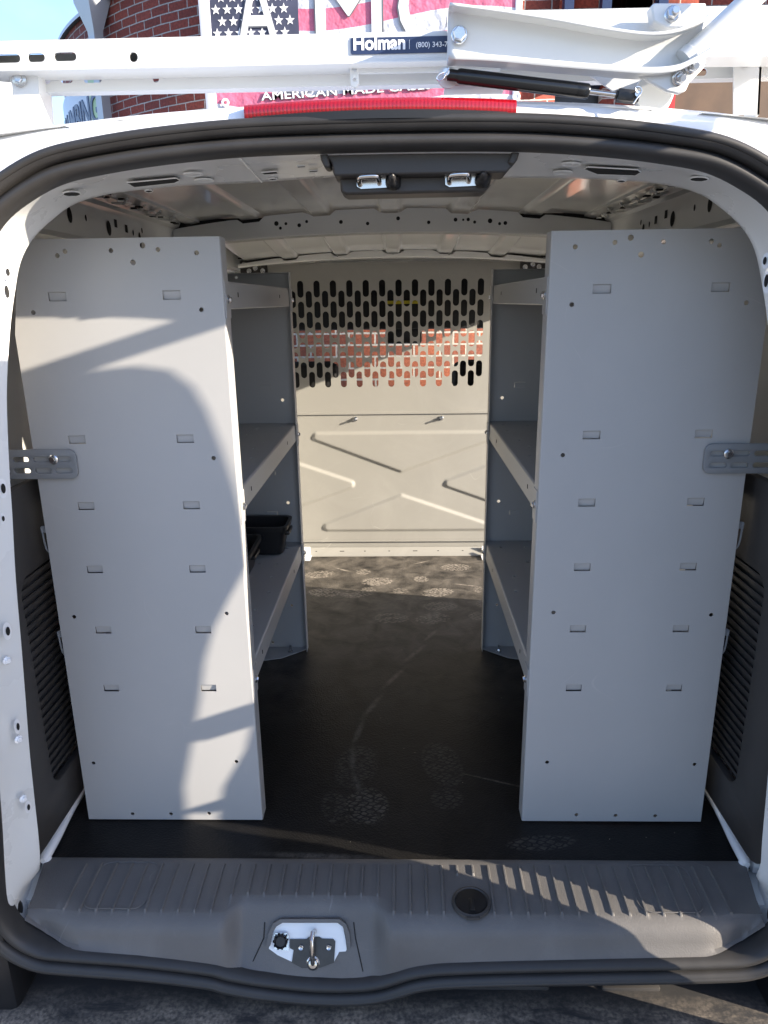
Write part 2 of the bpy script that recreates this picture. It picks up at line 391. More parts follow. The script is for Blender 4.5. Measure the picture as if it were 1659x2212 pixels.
def poly_px(pp, lift=.0014, mi=1, rim=.0009):
    hd.mark()
    pts = []
    for (a, b), (c, d) in zip(pp, pp[1:]+pp[:1]):
        for t in (0, .33, .66): pts.append(frame_pt(a+(c-a)*t, b+(d-b)*t))
    disc_on(hd, pts, lift, mi, rim)
poly_px([(274, 393), (380, 383), (388, 388), (376, 393), (290, 402)])
poly_px([(1262, 363), (1270, 359), (1378, 365), (1384, 370), (1372, 377), (1290, 374)])
poly_px([(565, 371), (598, 368), (600, 373), (570, 375)]); poly_px([(642, 357), (660, 356), (659, 359), (643, 360)]); poly_px([(668, 367), (686, 366), (685, 369), (668, 370)])
seam = [frame_pt(520+ (565-520)*t, 342+(391-342)*t) for t in [i/8 for i in range(9)]]
hd.build_each('header_hole', [ribwhite, dark], door_frame)
MB().tube([p+Vector((0, -.0012, -.0012)) for p in seam], .0016, 6, 0).build('panel_seam', ribwhite, door_frame)

# --- seal profile swept round the opening
left = [(k[0], k[1]) for k in K if k[1] > .03]
bottom = [(-.626, -.005), (-.590, -.034), (-.541, -.042), (-.424, -.0525), (-.307, -.069), (-.269, -.081), (-.211, -.093), (-.12, -.103), (-.03, -.098), (.047, -.070), (.144, -.060), (.335, -.052), (.524, -.045), (.592, -.036), (.626, -.005)]
loop = [(x, 0, z) for x, z in left] + [(x, 0, z) for x, z in bottom[::-1]] + [(-x, 0, z) for x, z in left[1:][::-1]]
LP = cat(loop, 5, True)
def sweep(prof, name, m):
    rows = []
    n = len(LP)
    for o, y in prof:
        row = []
        for i, p in enumerate(LP):
            t = LP[(i+2) % n]-LP[i-2]; t.y = 0; t.normalize(); nn = Vector((-t.z, 0, t.x))
            if nn.dot(Vector((p.x, 0, p.z-.5))) < 0: nn = -nn
            zsc = 1.0
            row.append(Vector((p.x, 0, p.z))+nn*o*zsc+Vector((0, y+LY(p.z), 0)))
        rows.append(row)
    return MB().grid(rows, closed=True).build(name, m, van, smooth=60)
sweep([(.002, .955), (-.001, .935), (.001, .922), (.005, .9155), (.010, .913), (.015, .9155), (.019, .921), (.0195, .932)], 'door_seal', rubber)
sweep([(.019, .935), (.0195, .918), (.0205, .913), (.0225, .910), (.0265, .908), (.0272, .9095), (.0280, .908), (.032, .9065), (.036, .908), (.0385, .913), (.0395, .925), (.039, .945)], 'seal_flange', rubber)

# --- outer body shell
def lerp(a, b, t): return a*(1-t)+b*t
rows = []
def Cpt(k, y, s=1.0, dz=0): return (k[5]*s, y+(k[8] if y < 1.1 else 0), k[6]+dz)
rows.append(halfcurve(lambda k: (expand(k, .036)[0], .940+k[7], expand(k, .036)[1])))
rows.append(halfcurve(lambda k: (expand(k, .040)[0], .925+k[7], expand(k, .040)[1])))
rows.append(halfcurve(lambda k: (lerp(expand(k, .04)[0], k[5], .35), .930+k[7], lerp(expand(k, .04)[1], k[6], .35))))
rows.append(halfcurve(lambda k: (lerp(expand(k, .04)[0], k[5], .75), .952+k[7]*.95, lerp(expand(k, .04)[1], k[6], .78))))
rows.append(halfcurve(lambda k: (lerp(expand(k, .04)[0], k[5], .93), .99+k[7]*.9, lerp(expand(k, .04)[1], k[6], .95))))
ys = [1.05, 1.4, 1.98, 2.70, 2.85, 3.5, 3.75]
for y in ys:
    s = 1+.02*math.sin((y-1.05)/2.7*PI); dz = .012*math.sin((y-1.05)/2.7*PI)-(.06 if y > 3.6 else 0)
    rows.append(halfcurve(lambda k: Cpt(k, y, s, dz)))
nrow = len(rows)
ref = rows[5]
def skipf(i, k):
    x = ref[k].x; z = ref[k].z
    if i == 7 and x > .3 and -.02 < z < 1.10: return True        # open sliding door, right-hand side
    if i in (9,) and abs(x) > .3 and .42 < z < 1.02: return True   # cab door windows
    return False
MB().grid(rows, skip=skipf).build('body_shell', white, van, smooth=50)
oe = MB(); oe.addmesh(plate_mesh([(1.96, .52), (2.02, .386), (2.107, .167), (2.175, 0), (2.175, -.1), (1.96, -.1)], (), .01), YZ(.80)); oe.build('door_opening_edge', white, van); oe = MB()
oe.addmesh(plate_mesh([(1.9, 1.035), (2.8, 1.035), (2.8, 1.12), (1.9, 1.12)], (), .01), YZ(.672)); oe.build('door_opening_edge', white, van)
# front end, bonnet and windscreen pillars
fe = MB()
fe.grid([[Vector((x, 3.5, z)) for x, z in ((-.80, -.25), (-.81, .2), (-.80, .42), (.80, .42), (.81, .2), (.80, -.25))],
         [Vector((x, 4.35, z)) for x, z in ((-.80, -.25), (-.80, .2), (-.74, .36), (.74, .36), (.80, .2), (.80, -.25))],
         [Vector((x, 4.95, z)) for x, z in ((-.72, -.25), (-.72, .1), (-.66, .20), (.66, .20), (.72, .1), (.72, -.25))],
         [Vector((x, 5.1, z)) for x, z in ((-.60, -.25), (-.60, 0), (-.55, .05), (.55, .05), (.60, 0), (.60, -.25))]])
for s in (-1, 1): fe.tube([(s*.60, 3.72, 1.10), (s*.70, 4.05, .80), (s*.76, 4.40, .38)], .035, 8)
fe.build('front_end', white, van, solid=-.01)
MB().add([(-.60, 3.74, 1.10), (.60, 3.74, 1.10), (.72, 4.38, .38), (-.72, 4.38, .38)], [(0, 1, 2, 3)]).build('windscreen', glass, van)
for s in (-1, 1):
    w = MB(); w.box((s*.79, 2.87, .44), (s*.795, 3.48, 1.0)); w.build('cab_window', glass, van)
    for y in (1.75, 4.45):
        t = MB(); t.lathe([(.17, 0), (.29, 0), (.315, .03), (.315, .17), (.29, .20), (.17, .20)], (s*.62, y, -.305), (s, 0, 0), 36)
        wh = t.build('wheel', tyre, van)
        MB().lathe([(0, .19), (.05, .195), (.07, .17), (.165, .18), (.18, .195), (.18, .05), (0, .05)], (s*.62, y, -.305), (s, 0, 0), 24).build('rim', steel, wh)
# underbody
MB().box((-.70, 1.0, -.26), (.70, 5.0, -.03)).build('underbody', dark, van)

# --- interior skins
def ceil_z(x): return 1.236-.10*x*x
RIBS = (-.37, -.185, 0, .185, .37)
xs = []
x = -.53
while x <= .5301: xs.append(x); x += .0053
def cz(x, y):
    z = ceil_z(x) - .062*sstep(1.95, 2.75, y)*(1 if y < 2.8 else 1)
    for r in RIBS:
        d = abs(x-r); z -= .010*(1-sstep(.024, .029, d))
    return z
MB().grid([[Vector((x, y, cz(x, y))) for x in xs] for y in (1.0, 1.5, 1.95, 2.05, 2.15, 2.25, 2.35, 2.5, 2.65, 2.8, 3.0, 3.3)]).build('ceiling_panel', inpaint, van, smooth=50)
MB().box((-.62, 2.83, 1.10), (.62, 2.86, 1.26)).build('cab_cross_member', inpaint, van)
for s in (-1, 1):
    prof = [(.50, 1.225), (.505, 1.205), (.53, 1.20), (.555, 1.205), (.560, 1.195), (.572, 1.19), (.577, 1.180), (.577, 1.125), (.583, 1.117), (.60, 1.113), (.61, 1.10), (.66, 1.095)]
    rail = MB().grid([[Vector((s*a, y, b)) for a, b in prof] for y in (1.06, 2.0, 2.95)])
    ro = rail.build('roof_rail', inpaint, van, smooth=30)
    hm = MB()
    for (y, z, a, b) in ((1.38,1.158,.010,.014),(1.45,1.160,.004,.006),(1.56,1.152,.012,.015),(1.60,1.165,.008,.008),(1.66,1.16,.008,.008),(1.70,1.155,.004,.006),(1.74,1.142,.009,.018),(1.76,1.165,.004,.006),(1.80,1.135,.008,.008),(1.715,1.135,.004,.008),(2.25,1.16,.006,.012),(2.35,1.15,.010,.010),(2.2,1.14,.005,.005)):
        pts = [Vector((s*.5762, y+a*math.cos(t*PI/8)*(1 if a != b else 1.2), z+b*math.sin(t*PI/8))) for t in range(16)] if a != .008 else [Vector((s*.5762, y+p, z+q)) for p, q in ((-.008, -.008), (.008, -.008), (.008, .008), (-.008, .008))]
        hm.mark(); hm.add(pts, [tuple(range(len(pts)))], 0)
    for q in range(26):     # stamped tabs and cut-outs on the upper flange of the rail
        y = 1.25+q*.028+random.uniform(-.006, .006); xx = s*random.uniform(.512, .55)
        hm.mark(); hm.box((xx-.005, y, 1.1945), (xx+.006, y+random.uniform(.006, .018), 1.1975), 0 if random.random() < .55 else 1)
    for q in range(6):
        hm.mark(); y = 1.3+q*.1; hm.tube([(s*.51, y, 1.199), (s*.53, y+.03, 1.194), (s*.555, y+.035, 1.197)], .0022, 6, 1)
    hm.build_each('rail_cutout', [dark, inpaint], ro)
    # side wall, with pressed swages
    wp = [(.66, 1.095), (.675, 1.085), (.682, 1.07), (.688, 1.066), (.692, 1.055), (.690, 1.04), (.70, 1.03), (.705, 1.01), (.715, .95), (.73, .8), (.745, .6), (.74, .3), (.70, .1), (.67, .0)]
    yy = [1.02, 1.3, 1.98, 2.69, 2.95, 3.0]
    for seg in ([yy] if s < 0 else [yy[:3], yy[3:]]): MB().grid([[Vector((s*a, y, b)) for a, b in wp] for y in seg]).build('side_wall', inpaint, van, smooth=30)
    # swage boss seen above the shelf panel
    MB().box((-.05, -.02, -.014), (.05, .02, .010), M=Matrix.Translation((s*.70, 1.30, 1.035)) @ Matrix.Rotation(s*-.25, 4, 'Y') @ Matrix.Rotation(PI/2, 4, 'Z'), ch=.008).build('wall_boss', inpaint, van)
def bow(y, zb, zt, hw, notch, name, holes):
    top = []; 
    N = 80
    for i in range(N+1):
        x = -hw+2*hw*i/N; z = zt-.13*x*x
        for r in notch: z -= .012*(1-sstep(.026, .034, abs(x-r)))
        top.append((x, z))
    bot = [(hw-2*hw*i/40, zb-.085*(hw-2*hw*i/40)**2) for i in range(41)]
    hs = [circ(x, zb-.085*x*x+dz, r, 12) for x, dz, r in holes]
    mb = MB(); me = plate_mesh(top+bot, hs, .003); mb.addmesh(me, XZ(y))
    # lower flange going forward with a lip
    mb.grid([[Vector((x, y+dy, z+dz)) for x, z in bot] for dy, dz in ((0, 0), (.004, -.004), (.05, -.005), (.06, .004), (.07, .03))])
    b = mb.build(name, inpaint, van, smooth=40)
    MB().box((-hw, y+.004, zb+.0), (hw, y+.006, zt-.018)).build('bow_shade_sheet', dark, b)  # near-black sheet painting the shade behind the bow's holes
    return b
bow(2.0, 1.177, 1.232, .575, RIBS, 'roof_bow', [(-.30, .030, .006), (-.29, .018, .004), (-.275, .028, .004), (-.24, .022, .005), (-.22, .030, .004), (-.13, .025, .005), (-.06, .019, .0045), (.02, .030, .005), (.10, .020, .0045), (.17, .027, .005), (.19, .027, .003), (.203, .028, .0045), (.22, .022, .004), (.285, .020, .004), (.30, .022, .005), (.26, .026, .006)])
bow(2.70, 1.153, 1.175, .56, RIBS, 'roof_bow', [(-.2, .008, .003), (.2, .008, .003), (0, .008, .003)])

# --- side trim, scuff sill
for s in (-1, 1):
    tr = MB()
    X = .640
    out = [(1.0, .065), (1.06, .055), (1.20, .05), (1.40, .05), (1.42, .60), (1.40, .67), (1.36, .695), (1.30, .705), (1.10, .705), (1.03, .70), (1.0, .68)]
    me = plate_mesh(rrect(1.0, 1.44, .05, .70, .05), [rrect(1.118, 1.38, .128, .55, .035)], .01, .003)
    fr_ = MB(); fr_.tube([(s*(X-.0055), p[0], p[1]) for p in rrect(1.098, 1.40, .108, .572, .04)], .0022, 6, closed=True)
    tr.addmesh(me, YZ(s*X))
    tr.addmesh(plate_mesh(rrect(1.08, 1.39, .14, .595, .05), (), .002), YZ(s*(X+.0085)))
    for q in range(24):
        z = .142+q*.0168
        tr.box((s*X+s*.003, 1.128, z), (s*X+s*.009, 1.365, z+.007), M=Matrix.Translation((0, 0, 0)))
        tr.add([(s*(X+.007), 1.128, z), (s*(X+.007), 1.365, z), (s*(X+.001), 1.365, z+.010), (s*(X+.001), 1.128, z+.010)], [(0, 1, 2, 3)])
    tro = tr.build('side_trim', dplast2, van, smooth=40); fr_.build('trim_bead', dplast2, tro)
    si = MB()
    si.tube(cat([(s*.646, 1.065, .012), (s*.648, 1.12, .014), (s*.654, 1.20, .018), (s*.660, 1.35, .022), (s*.665, 1.55, .024)], 5), [.005, .008]+[.0100]*18+[.0100], 14)
    si.lathe([(0, .014), (.005, .013), (.0085, .008), (.0095, 0), (.0095, -.01)], (s*.645, 1.076, .004), (0, 0, 1), 20)
    si.box((s*.660, 1.07, -.01), (s*.72, 1.9, .055))
    si.build('side_sill', white, van, smooth=50)
    # fixings and holes on the aperture pillar
    pb = MB()
    ref = ((20, 1427), (45, 1597), (55, 1725)) 
    for (u, v) in ref:
        p = P(u, v, Y=.968); x = abs(p.x)+(.018*sstep(.98, .70, p.z) if s > 0 else 0)
        pb.mark(); pb.hexbolt((s*(x+.004), .968, p.z), (-s, -.55, 0), .0046, .0055, mi=0)
    for (u, v, a, b) in ((15, 1363, .004, .009), (37, 1569, .003, .008), (60, 1743, .003, .007), (5, 1055, .004, .009), (5, 1120, .0025, .005), (15, 588, .003, .006), (13, 630, .0035, .010)):
        p = P(u, v, Y=.968); n = Vector((-s, -.3, 0)).normalized(); tt = Vector((-.3*s, 1, 0)).normalized()
        c = Vector((s*(abs(p.x)+.0005+(.018*sstep(.98, .70, p.z) if s > 0 else 0)), .968, p.z))
        pb.mark()
        for (rr, l, mi) in ((2.0, .0012, 0), (1.0, .0026, 1)):
            pts = [c+n*l+tt*a*rr*math.cos(k*PI/10)+Vector((0, 0, 1))*b*rr*.8*math.sin(k*PI/10) for k in range(20)]
            pb.add(pts, [tuple(range(20))], mi)
    pb.build_each('pillar_fixing', [white, dark], door_frame)

# --- floor mat (black rubber, dusty with boot prints)
def floor_material():
    m = bpy.data.materials.new('black_rubber_mat'); m.use_nodes = True; nt = m.node_tree; L = nt.links; b = nt.nodes['Principled BSDF']
    tc = nt.nodes.new('ShaderNodeTexCoord')
    def math_(op, a, c=None, v=None, clamp=False):
        n = nt.nodes.new('ShaderNodeMath'); n.operation = op; n.use_clamp = clamp
        L.new(a, n.inputs[0]) if not isinstance(a, (int, float)) else setattr(n.inputs[0], 'default_value', a)
        if c is not None: L.new(c, n.inputs[1])
        elif v is not None: n.inputs[1].default_value = v
        return n.outputs[0]
    acc = None
    vor = nt.nodes.new('ShaderNodeTexVoronoi'); vor.feature = 'DISTANCE_TO_EDGE'; vor.inputs['Scale'].default_value = 62; vor.inputs['Randomness'].default_value = .5
    vs_ = nt.nodes.new('ShaderNodeMapping'); vs_.inputs['Rotation'].default_value = (0, 0, .6); vs_.inputs['Scale'].default_value = (1, 1.7, 1); L.new(tc.outputs['Object'], vs_.inputs[0])
    L.new(vs_.outputs[0], vor.inputs['Vector'])
    tread = math_('GREATER_THAN', vor.outputs['Distance'], v=.13)
    fine = nt.nodes.new('ShaderNodeTexNoise'); fine.inputs['Scale'].default_value = 60; fine.inputs['Detail'].default_value = 8; fine.inputs['Roughness'].default_value = .7
    L.new(tc.outputs['Object'], fine.inputs['Vector'])
    big = nt.nodes.new('ShaderNodeTexNoise'); big.inputs['Scale'].default_value = 13; big.inputs['Detail'].default_value = 12; big.inputs['Distortion'].default_value = .5; big.inputs['Roughness'].default_value = .65
    L.new(tc.outputs['Object'], big.inputs['Vector'])
    # (px, py, halflen, halfwid, angle, strength, treaded)
    prints = []
    for (u, v, ang, st) in ((815, 1256, .05, .95), (945, 1280, .25, .8), (985, 1226, .1, .7), (690, 1240, .2, .7), (700, 1280, -.1, .7), (770, 1282, .1, .5), (845, 1335, -.05, .38), (935, 1336, .25, .34), (950, 1310, .05, .3)):
        prints += [(u, v, .062, .040, ang, st, 1), (u+95, v-5, .030, .032, ang, st*.9, 1)]
    prints += [(792, 1740, .046, .058, .1, .20, 1), (770, 1655, .050, .080, -.1, .10, 1), (725, 1745, .030, .055, .3, .10, 1), (955, 1650, .046, .085, .2, .10, 1), (965, 1725, .036, .035, .2, .10, 1), (1170, 1822, .07, .02, .1, .12, 1),
               (930, 1372, .010, .055, -.5, .30, 0), (895, 1412, .012, .075, -.55, .30, 0), (850, 1465, .012, .085, -.5, .28, 0), (805, 1525, .012, .085, -.40, .26, 0), (775, 1580, .011, .07, -.2, .24, 0), (762, 1640, .011, .07, .05, .2, 0), (770, 1690, .010, .05, .3, .18, 0),
               (1080, 1690, .12, .004, -.35, .35, 0), (700, 1850, .16, .012, -.05, .25, 0), (860, 1280, .05, .006, .1, .9, 0), (1010, 1265, .07, .006, -.3, .8, 0), (740, 1230, .05, .008, -.6, .8, 0), (910, 1215, .05, .006, .5, .7, 0)]
    for (u, v, a, c, ang, st, td) in prints:
        p = P(u, v, Z=0)
        mp = nt.nodes.new('ShaderNodeMapping'); mp.vector_type = 'TEXTURE'
        mp.inputs['Location'].default_value = (p.x, p.y, 0); mp.inputs['Rotation'].default_value = (0, 0, ang); mp.inputs['Scale'].default_value = (a, c, 1)
        L.new(tc.outputs['Object'], mp.inputs['Vector'])
        sep = nt.nodes.new('ShaderNodeVectorMath'); sep.operation = 'MULTIPLY'; sep.inputs[1].default_value = (1, 1, 0); L.new(mp.outputs[0], sep.inputs[0])
        ln = nt.nodes.new('ShaderNodeVectorMath'); ln.operation = 'LENGTH'; L.new(sep.outputs[0], ln.inputs[0])
        mr = nt.nodes.new('ShaderNodeMapRange'); mr.interpolation_type = 'SMOOTHSTEP'
        mr.inputs['From Min'].default_value = 1.05; mr.inputs['From Max'].default_value = .85 if td else .1; mr.inputs['To Max'].default_value = st
        L.new(ln.outputs['Value'], mr.inputs['Value'])
        o = math_('MULTIPLY', mr.outputs[0], tread) if td else mr.outputs[0]
        acc = o if acc is None else math_('MAXIMUM', acc, o)
    fm = nt.nodes.new('ShaderNodeMapRange'); fm.inputs['From Min'].default_value = .34; fm.inputs['From Max'].default_value = .56; L.new(fine.outputs['Fac'], fm.inputs['Value'])
    acc = math_('MULTIPLY', acc, fm.outputs[0])
    # real dust, thickened towards the partition to paint the sunlit stretch paler
    sx = nt.nodes.new('ShaderNodeSeparateXYZ'); L.new(tc.outputs['Object'], sx.inputs[0])
    far = nt.nodes.new('ShaderNodeMapRange'); far.inputs['From Min'].default_value = 1.5; far.inputs['From Max'].default_value = 2.5; far.inputs['To Min'].default_value = .03; far.inputs['To Max'].default_value = .62; b.inputs['Specular IOR Level'].default_value = .2
    L.new(sx.outputs['Y'], far.inputs['Value'])
    bm_ = nt.nodes.new('ShaderNodeMapRange'); bm_.inputs['From Min'].default_value = .30; bm_.inputs['From Max'].default_value = .80; L.new(big.outputs['Fac'], bm_.inputs['Value'])
    du = math_('MULTIPLY', far.outputs[0], bm_.outputs[0])
    # crumbs
    v2 = nt.nodes.new('ShaderNodeTexVoronoi'); v2.inputs['Scale'].default_value = 38; L.new(tc.outputs['Object'], v2.inputs['Vector'])
    cr = math_('LESS_THAN', v2.outputs['Distance'], v=.035)
    sel = nt.nodes.new('ShaderNodeSeparateColor'); L.new(v2.outputs['Color'], sel.inputs[0])
    cr = math_('MULTIPLY', cr, math_('GREATER_THAN', sel.outputs[0], v=.72))
    tot = math_('ADD', acc, du, clamp=True); tot = math_('MAXIMUM', tot, cr)
    mx = nt.nodes.new('ShaderNodeMix'); mx.data_type = 'RGBA'; mx.inputs[6].default_value = (.007, .007, .0075, 1); mx.inputs[7].default_value = (.36, .32, .27, 1)
    L.new(tot, mx.inputs[0]); L.new(mx.outputs[2], b.inputs['Base Color'])
    rr = nt.nodes.new('ShaderNodeMapRange'); rr.inputs['To Min'].default_value = .42; rr.inputs['To Max'].default_value = .9; L.new(tot, rr.inputs['Value']); L.new(rr.outputs[0], b.inputs['Roughness'])
    v3 = nt.nodes.new('ShaderNodeTexVoronoi'); v3.inputs['Scale'].default_value = 260; L.new(tc.outputs['Object'], v3.inputs['Vector'])
    bp = nt.nodes.new('ShaderNodeBump'); bp.inputs['Strength'].default_value = .5; bp.inputs['Distance'].default_value = .0012
    L.new(v3.outputs['Distance'], bp.inputs['Height']); L.new(bp.outputs[0], b.inputs['Normal'])
    return m
fmat = floor_material()
gr = MB()
gr.grid([[Vector((x, y, .0+.0015*math.sin(x*9+y*5)*sstep(.0, .3, abs(x)))) for x in [-.655+1.31*i/60 for i in range(61)]] for y in [1.07+1.70*j/80 for j in range(81)]])
mat_o = gr.build('floor_mat', fmat, van)
MB().box((-.72, 1.0, -.03), (.72, 3.6, -.012)).build('floor_pan', inpaint, van)

# --- sill step trim
def zA(x):
    b = bottom
    for (x0, z0), (x1, z1) in zip(b, b[1:]):
        if x0 <= x <= x1:
            t = (x-x0)/(x1-x0); return z0*(1-t)+z1*t
    return 0
PN = [(1.083, -.012, .651), (1.083, .004, .651), (1.079, .007, .65), (1.066, .007, .645), (1.063, .007, .645), (1.043, .0065, .64), (1.041, .0065, .64), (.994, .0035, .63), (.991, .0033, .63), (.966, .0005, .628), (.963, -.0005, .627), (.956, -.004, .626), (.948, -.010, .625), (.942, -.018, .625), (.938, -.028, .625), (.934, -.040, .625), (.926, None, .625)]
PK = [(1.083, -.012), (1.083, .004), (1.079, .007), (1.066, .007), (1.063, .007), (1.043, .0065), (1.041, .0065), (1.0, .0045), (.997, .004), (.992, .001), (.988, -.001), (.984, -.005), (.979, -.012), (.968, -.032), (.956, -.054), (.944, -.077), (.930, None)]
def rib_h(x, j):
    if not 4 <= j <= 9: return 0
    k = round((x-.006)/.0285); c = .0285*k+.006
    if abs(c) > .585: return 0
    last = 7 if -.30 < c < .005 else 9
    if .112 < c < .158: last = 5
    if j > last: return 0
    d = abs(x-c)
    return .0042*(1-sstep(.0014, .0026, d))
def sill_pt(u, j):
    y0, z0, hw = PN[j]; y1, z1 = PK[j]; x = max(-hw, min(hw, u))
    zb = zA(max(-.625, min(.625, x)))
    w = sstep(-.292, -.252, x)*(1-sstep(-.036, .004, x))
    if z0 is None: z0 = zb; 
    if z1 is None: z1 = zb-.002
    if j > 9 and z0 != zb:
        z0 = max(z0, zb+.002) if abs(x) > .5 else z0
    c = sstep(.50, .60, abs(x)); 
    y = y0*(1-w)+y1*w; z = z0*(1-w)+z1*w
    if j >= 9: y += .028*c*c*((j-8)/9)
    z += rib_h(x, j)
    return Vector((x, y, z))
US = {round(-.651+1.302*i/260, 5) for i in range(261)}
for k_ in range(-21, 22):
    for o_ in (-.0027, -.0015, .0015, .0027): US.add(round(.0285*k_+.006+o_, 5))
US = sorted(US)
st = MB().grid([[sill_pt(u_, j) for u_ in US] for j in range(len(PN))])
sill = st.build('sill_trim', dplast, van, smooth=50)
# removable cover outlines
cv = MB()
for s in (-1, 1):
    cv.mark(); cv.tube([Vector((p[0], p[1], .0062+(p[1]-1.03)*.05)) for p in rrect(s*.48-.055, s*.48+.055, .968, 1.068, .02)], .0011, 6, closed=True)
cv.build_each('cover_outline', dplast, sill)
# oval drain / tie-down cup
c = P(1018, 1948, Z=.005)
dc = MB(); dc.lathe([(.034, .0), (.033, .004), (.029, .006), (.027, .004), (.0265, -.004)], (c.x, c.y, .002), (0, 0, 1), 32)
dc.lathe([(.0265, -.003), (.0, -.003)], (c.x, c.y, .006), (0, 0, 1), 32, 1)
dc.lathe([(.0265, .0055), (.0, .0075)], (c.x, c.y, .0015), (0, 0, 1), 32, 1)
dc.box((c.x-.004, c.y-.022, .008), (c.x+.004, c.y+.004, .0105), 1, ch=.001)
dc.box((c.x-.012, c.y-.036, .002), (c.x+.012, c.y-.026, .0065), 0, ch=.002)
dc.build('tie_down_cup', [dplast2, blackp], sill)
# striker in the pocket : plane of the pocket slope
p0 = Vector((0, .975, -.019)); pd = Vector((0, -.024, -.045)).normalized(); pn = Vector((0, -pd.z, pd.y))*-1
if pn.dot(CAM-p0) < 0: pn = -pn
def pk(u, v, l=0): return PP(u, v, p0, pn)+pn*l
def flat_px(mb, pts, l0, l1, mi=0):
    a = [pk(u, v, l0) for u, v in pts]; mb.prism(a, pn*(l1-l0), mi)
sk = MB()
inner = [(585, 2040), (590, 2015), (598, 1998), (612, 1990), (730, 1990), (741, 1998), (748, 2018), (750, 2040)]
outer = [(576, 2044), (582, 2012), (592, 1991), (608, 1982), (734, 1982), (748, 1992), (756, 2014), (758, 2044)]
for a, b in zip(range(len(inner)-1), range(1, len(inner))):
    q = [pk(*inner[a], .0), pk(*inner[b], .0), pk(*outer[b], .0), pk(*outer[a], .0)]
    sk.prism(q, pn*.008)
sk.build('striker_surround', dplast, sill)
wm = MB(); flat_px(wm, [(581, 2048), (585, 2030), (590, 2012), (600, 1997), (612, 1991), (730, 1991), (741, 2000), (747, 2030), (749, 2050), (747, 2054), (733, 2055), (722, 2076), (632, 2077), (600, 2062)], .0005, .0022)
wp_ = wm.build('striker_recess', white, sill)
bp_ = MB(); flat_px(bp_, [(627, 2027), (662, 2027), (668, 2022), (690, 2022), (696, 2026), (720, 2027), (725, 2032), (722, 2077), (693, 2088), (653, 2089), (631, 2077), (635, 2050), (627, 2046)], .0023, .0045)
strk = bp_.build('striker_plate', dsteel, sill)
sb = MB()
a = pk(676, 2008, .02); b2 = pk(678, 2080, .006)
path = cat([pk(678, 2062, .002), pk(677, 2050, .018), pk(677, 2030, .034), pk(677, 2008, .028), pk(677, 2006, .010), pk(677, 2010, -.004)], 6)
sb.tube([pk(677, 2082, .004), pk(677, 2072, .010), pk(677, 2050, .018), pk(677, 2020, .022), pk(678, 2008, .016), pk(680, 2010, .004)], .0042, 14)
sb.lathe([(.0, .006), (.007, .005), (.010, .001), (.012, 0)], pk(677, 2078, .004), pn, 20)
sb.build('striker_loop', chrome, sill)
bs = MB()
for u, v in ((650, 2045), (710, 2045)): bs.mark(); bs.lathe([(.0045, 0), (.0045, .003), (.0035, .004), (.002, .0035), (0, .0025)], pk(u+1, v-1, .004), pn, 16)
bs.build_each('screw', steel, sill)
pl = MB(); flat_px(pl, [(593, 2018), (596, 2012), (621, 2012), (625, 2018), (625, 2050), (594, 2048)], .004, .007)
pl.build('buffer_plate', steel, sill)
bf = MB(); bf.lathe([(.011, 0), (.011, .004), (.009, .006), (.008, .003), (.0, .003)], pk(608, 2030, .007), pn, 24)
for k in range(10):
    an = k*PI/5; c_ = pk(608, 2030, .011); ux = Vector((1, 0, 0)); uy = pn.cross(ux); bf.box((-.0015, -.0015, 0), (.0015, .0015, .003), M=Matrix.Translation(c_+(ux*math.cos(an)+uy*math.sin(an))*.0112))
bf.build('rubber_buffer', blackp, sill)
# seam lines of the pocket insert
sm = MB()
sm.mark(); sm.tube([pk(572, 1992, .001), pk(570, 2026, .001), pk(538, 2095, .001)], .0009, 5); sm.mark(); sm.tube([pk(764, 1992, .001), pk(768, 2026, .001), pk(784, 2098, .001)], .0009, 5)
sm.build_each('insert_seam', dark, sill)

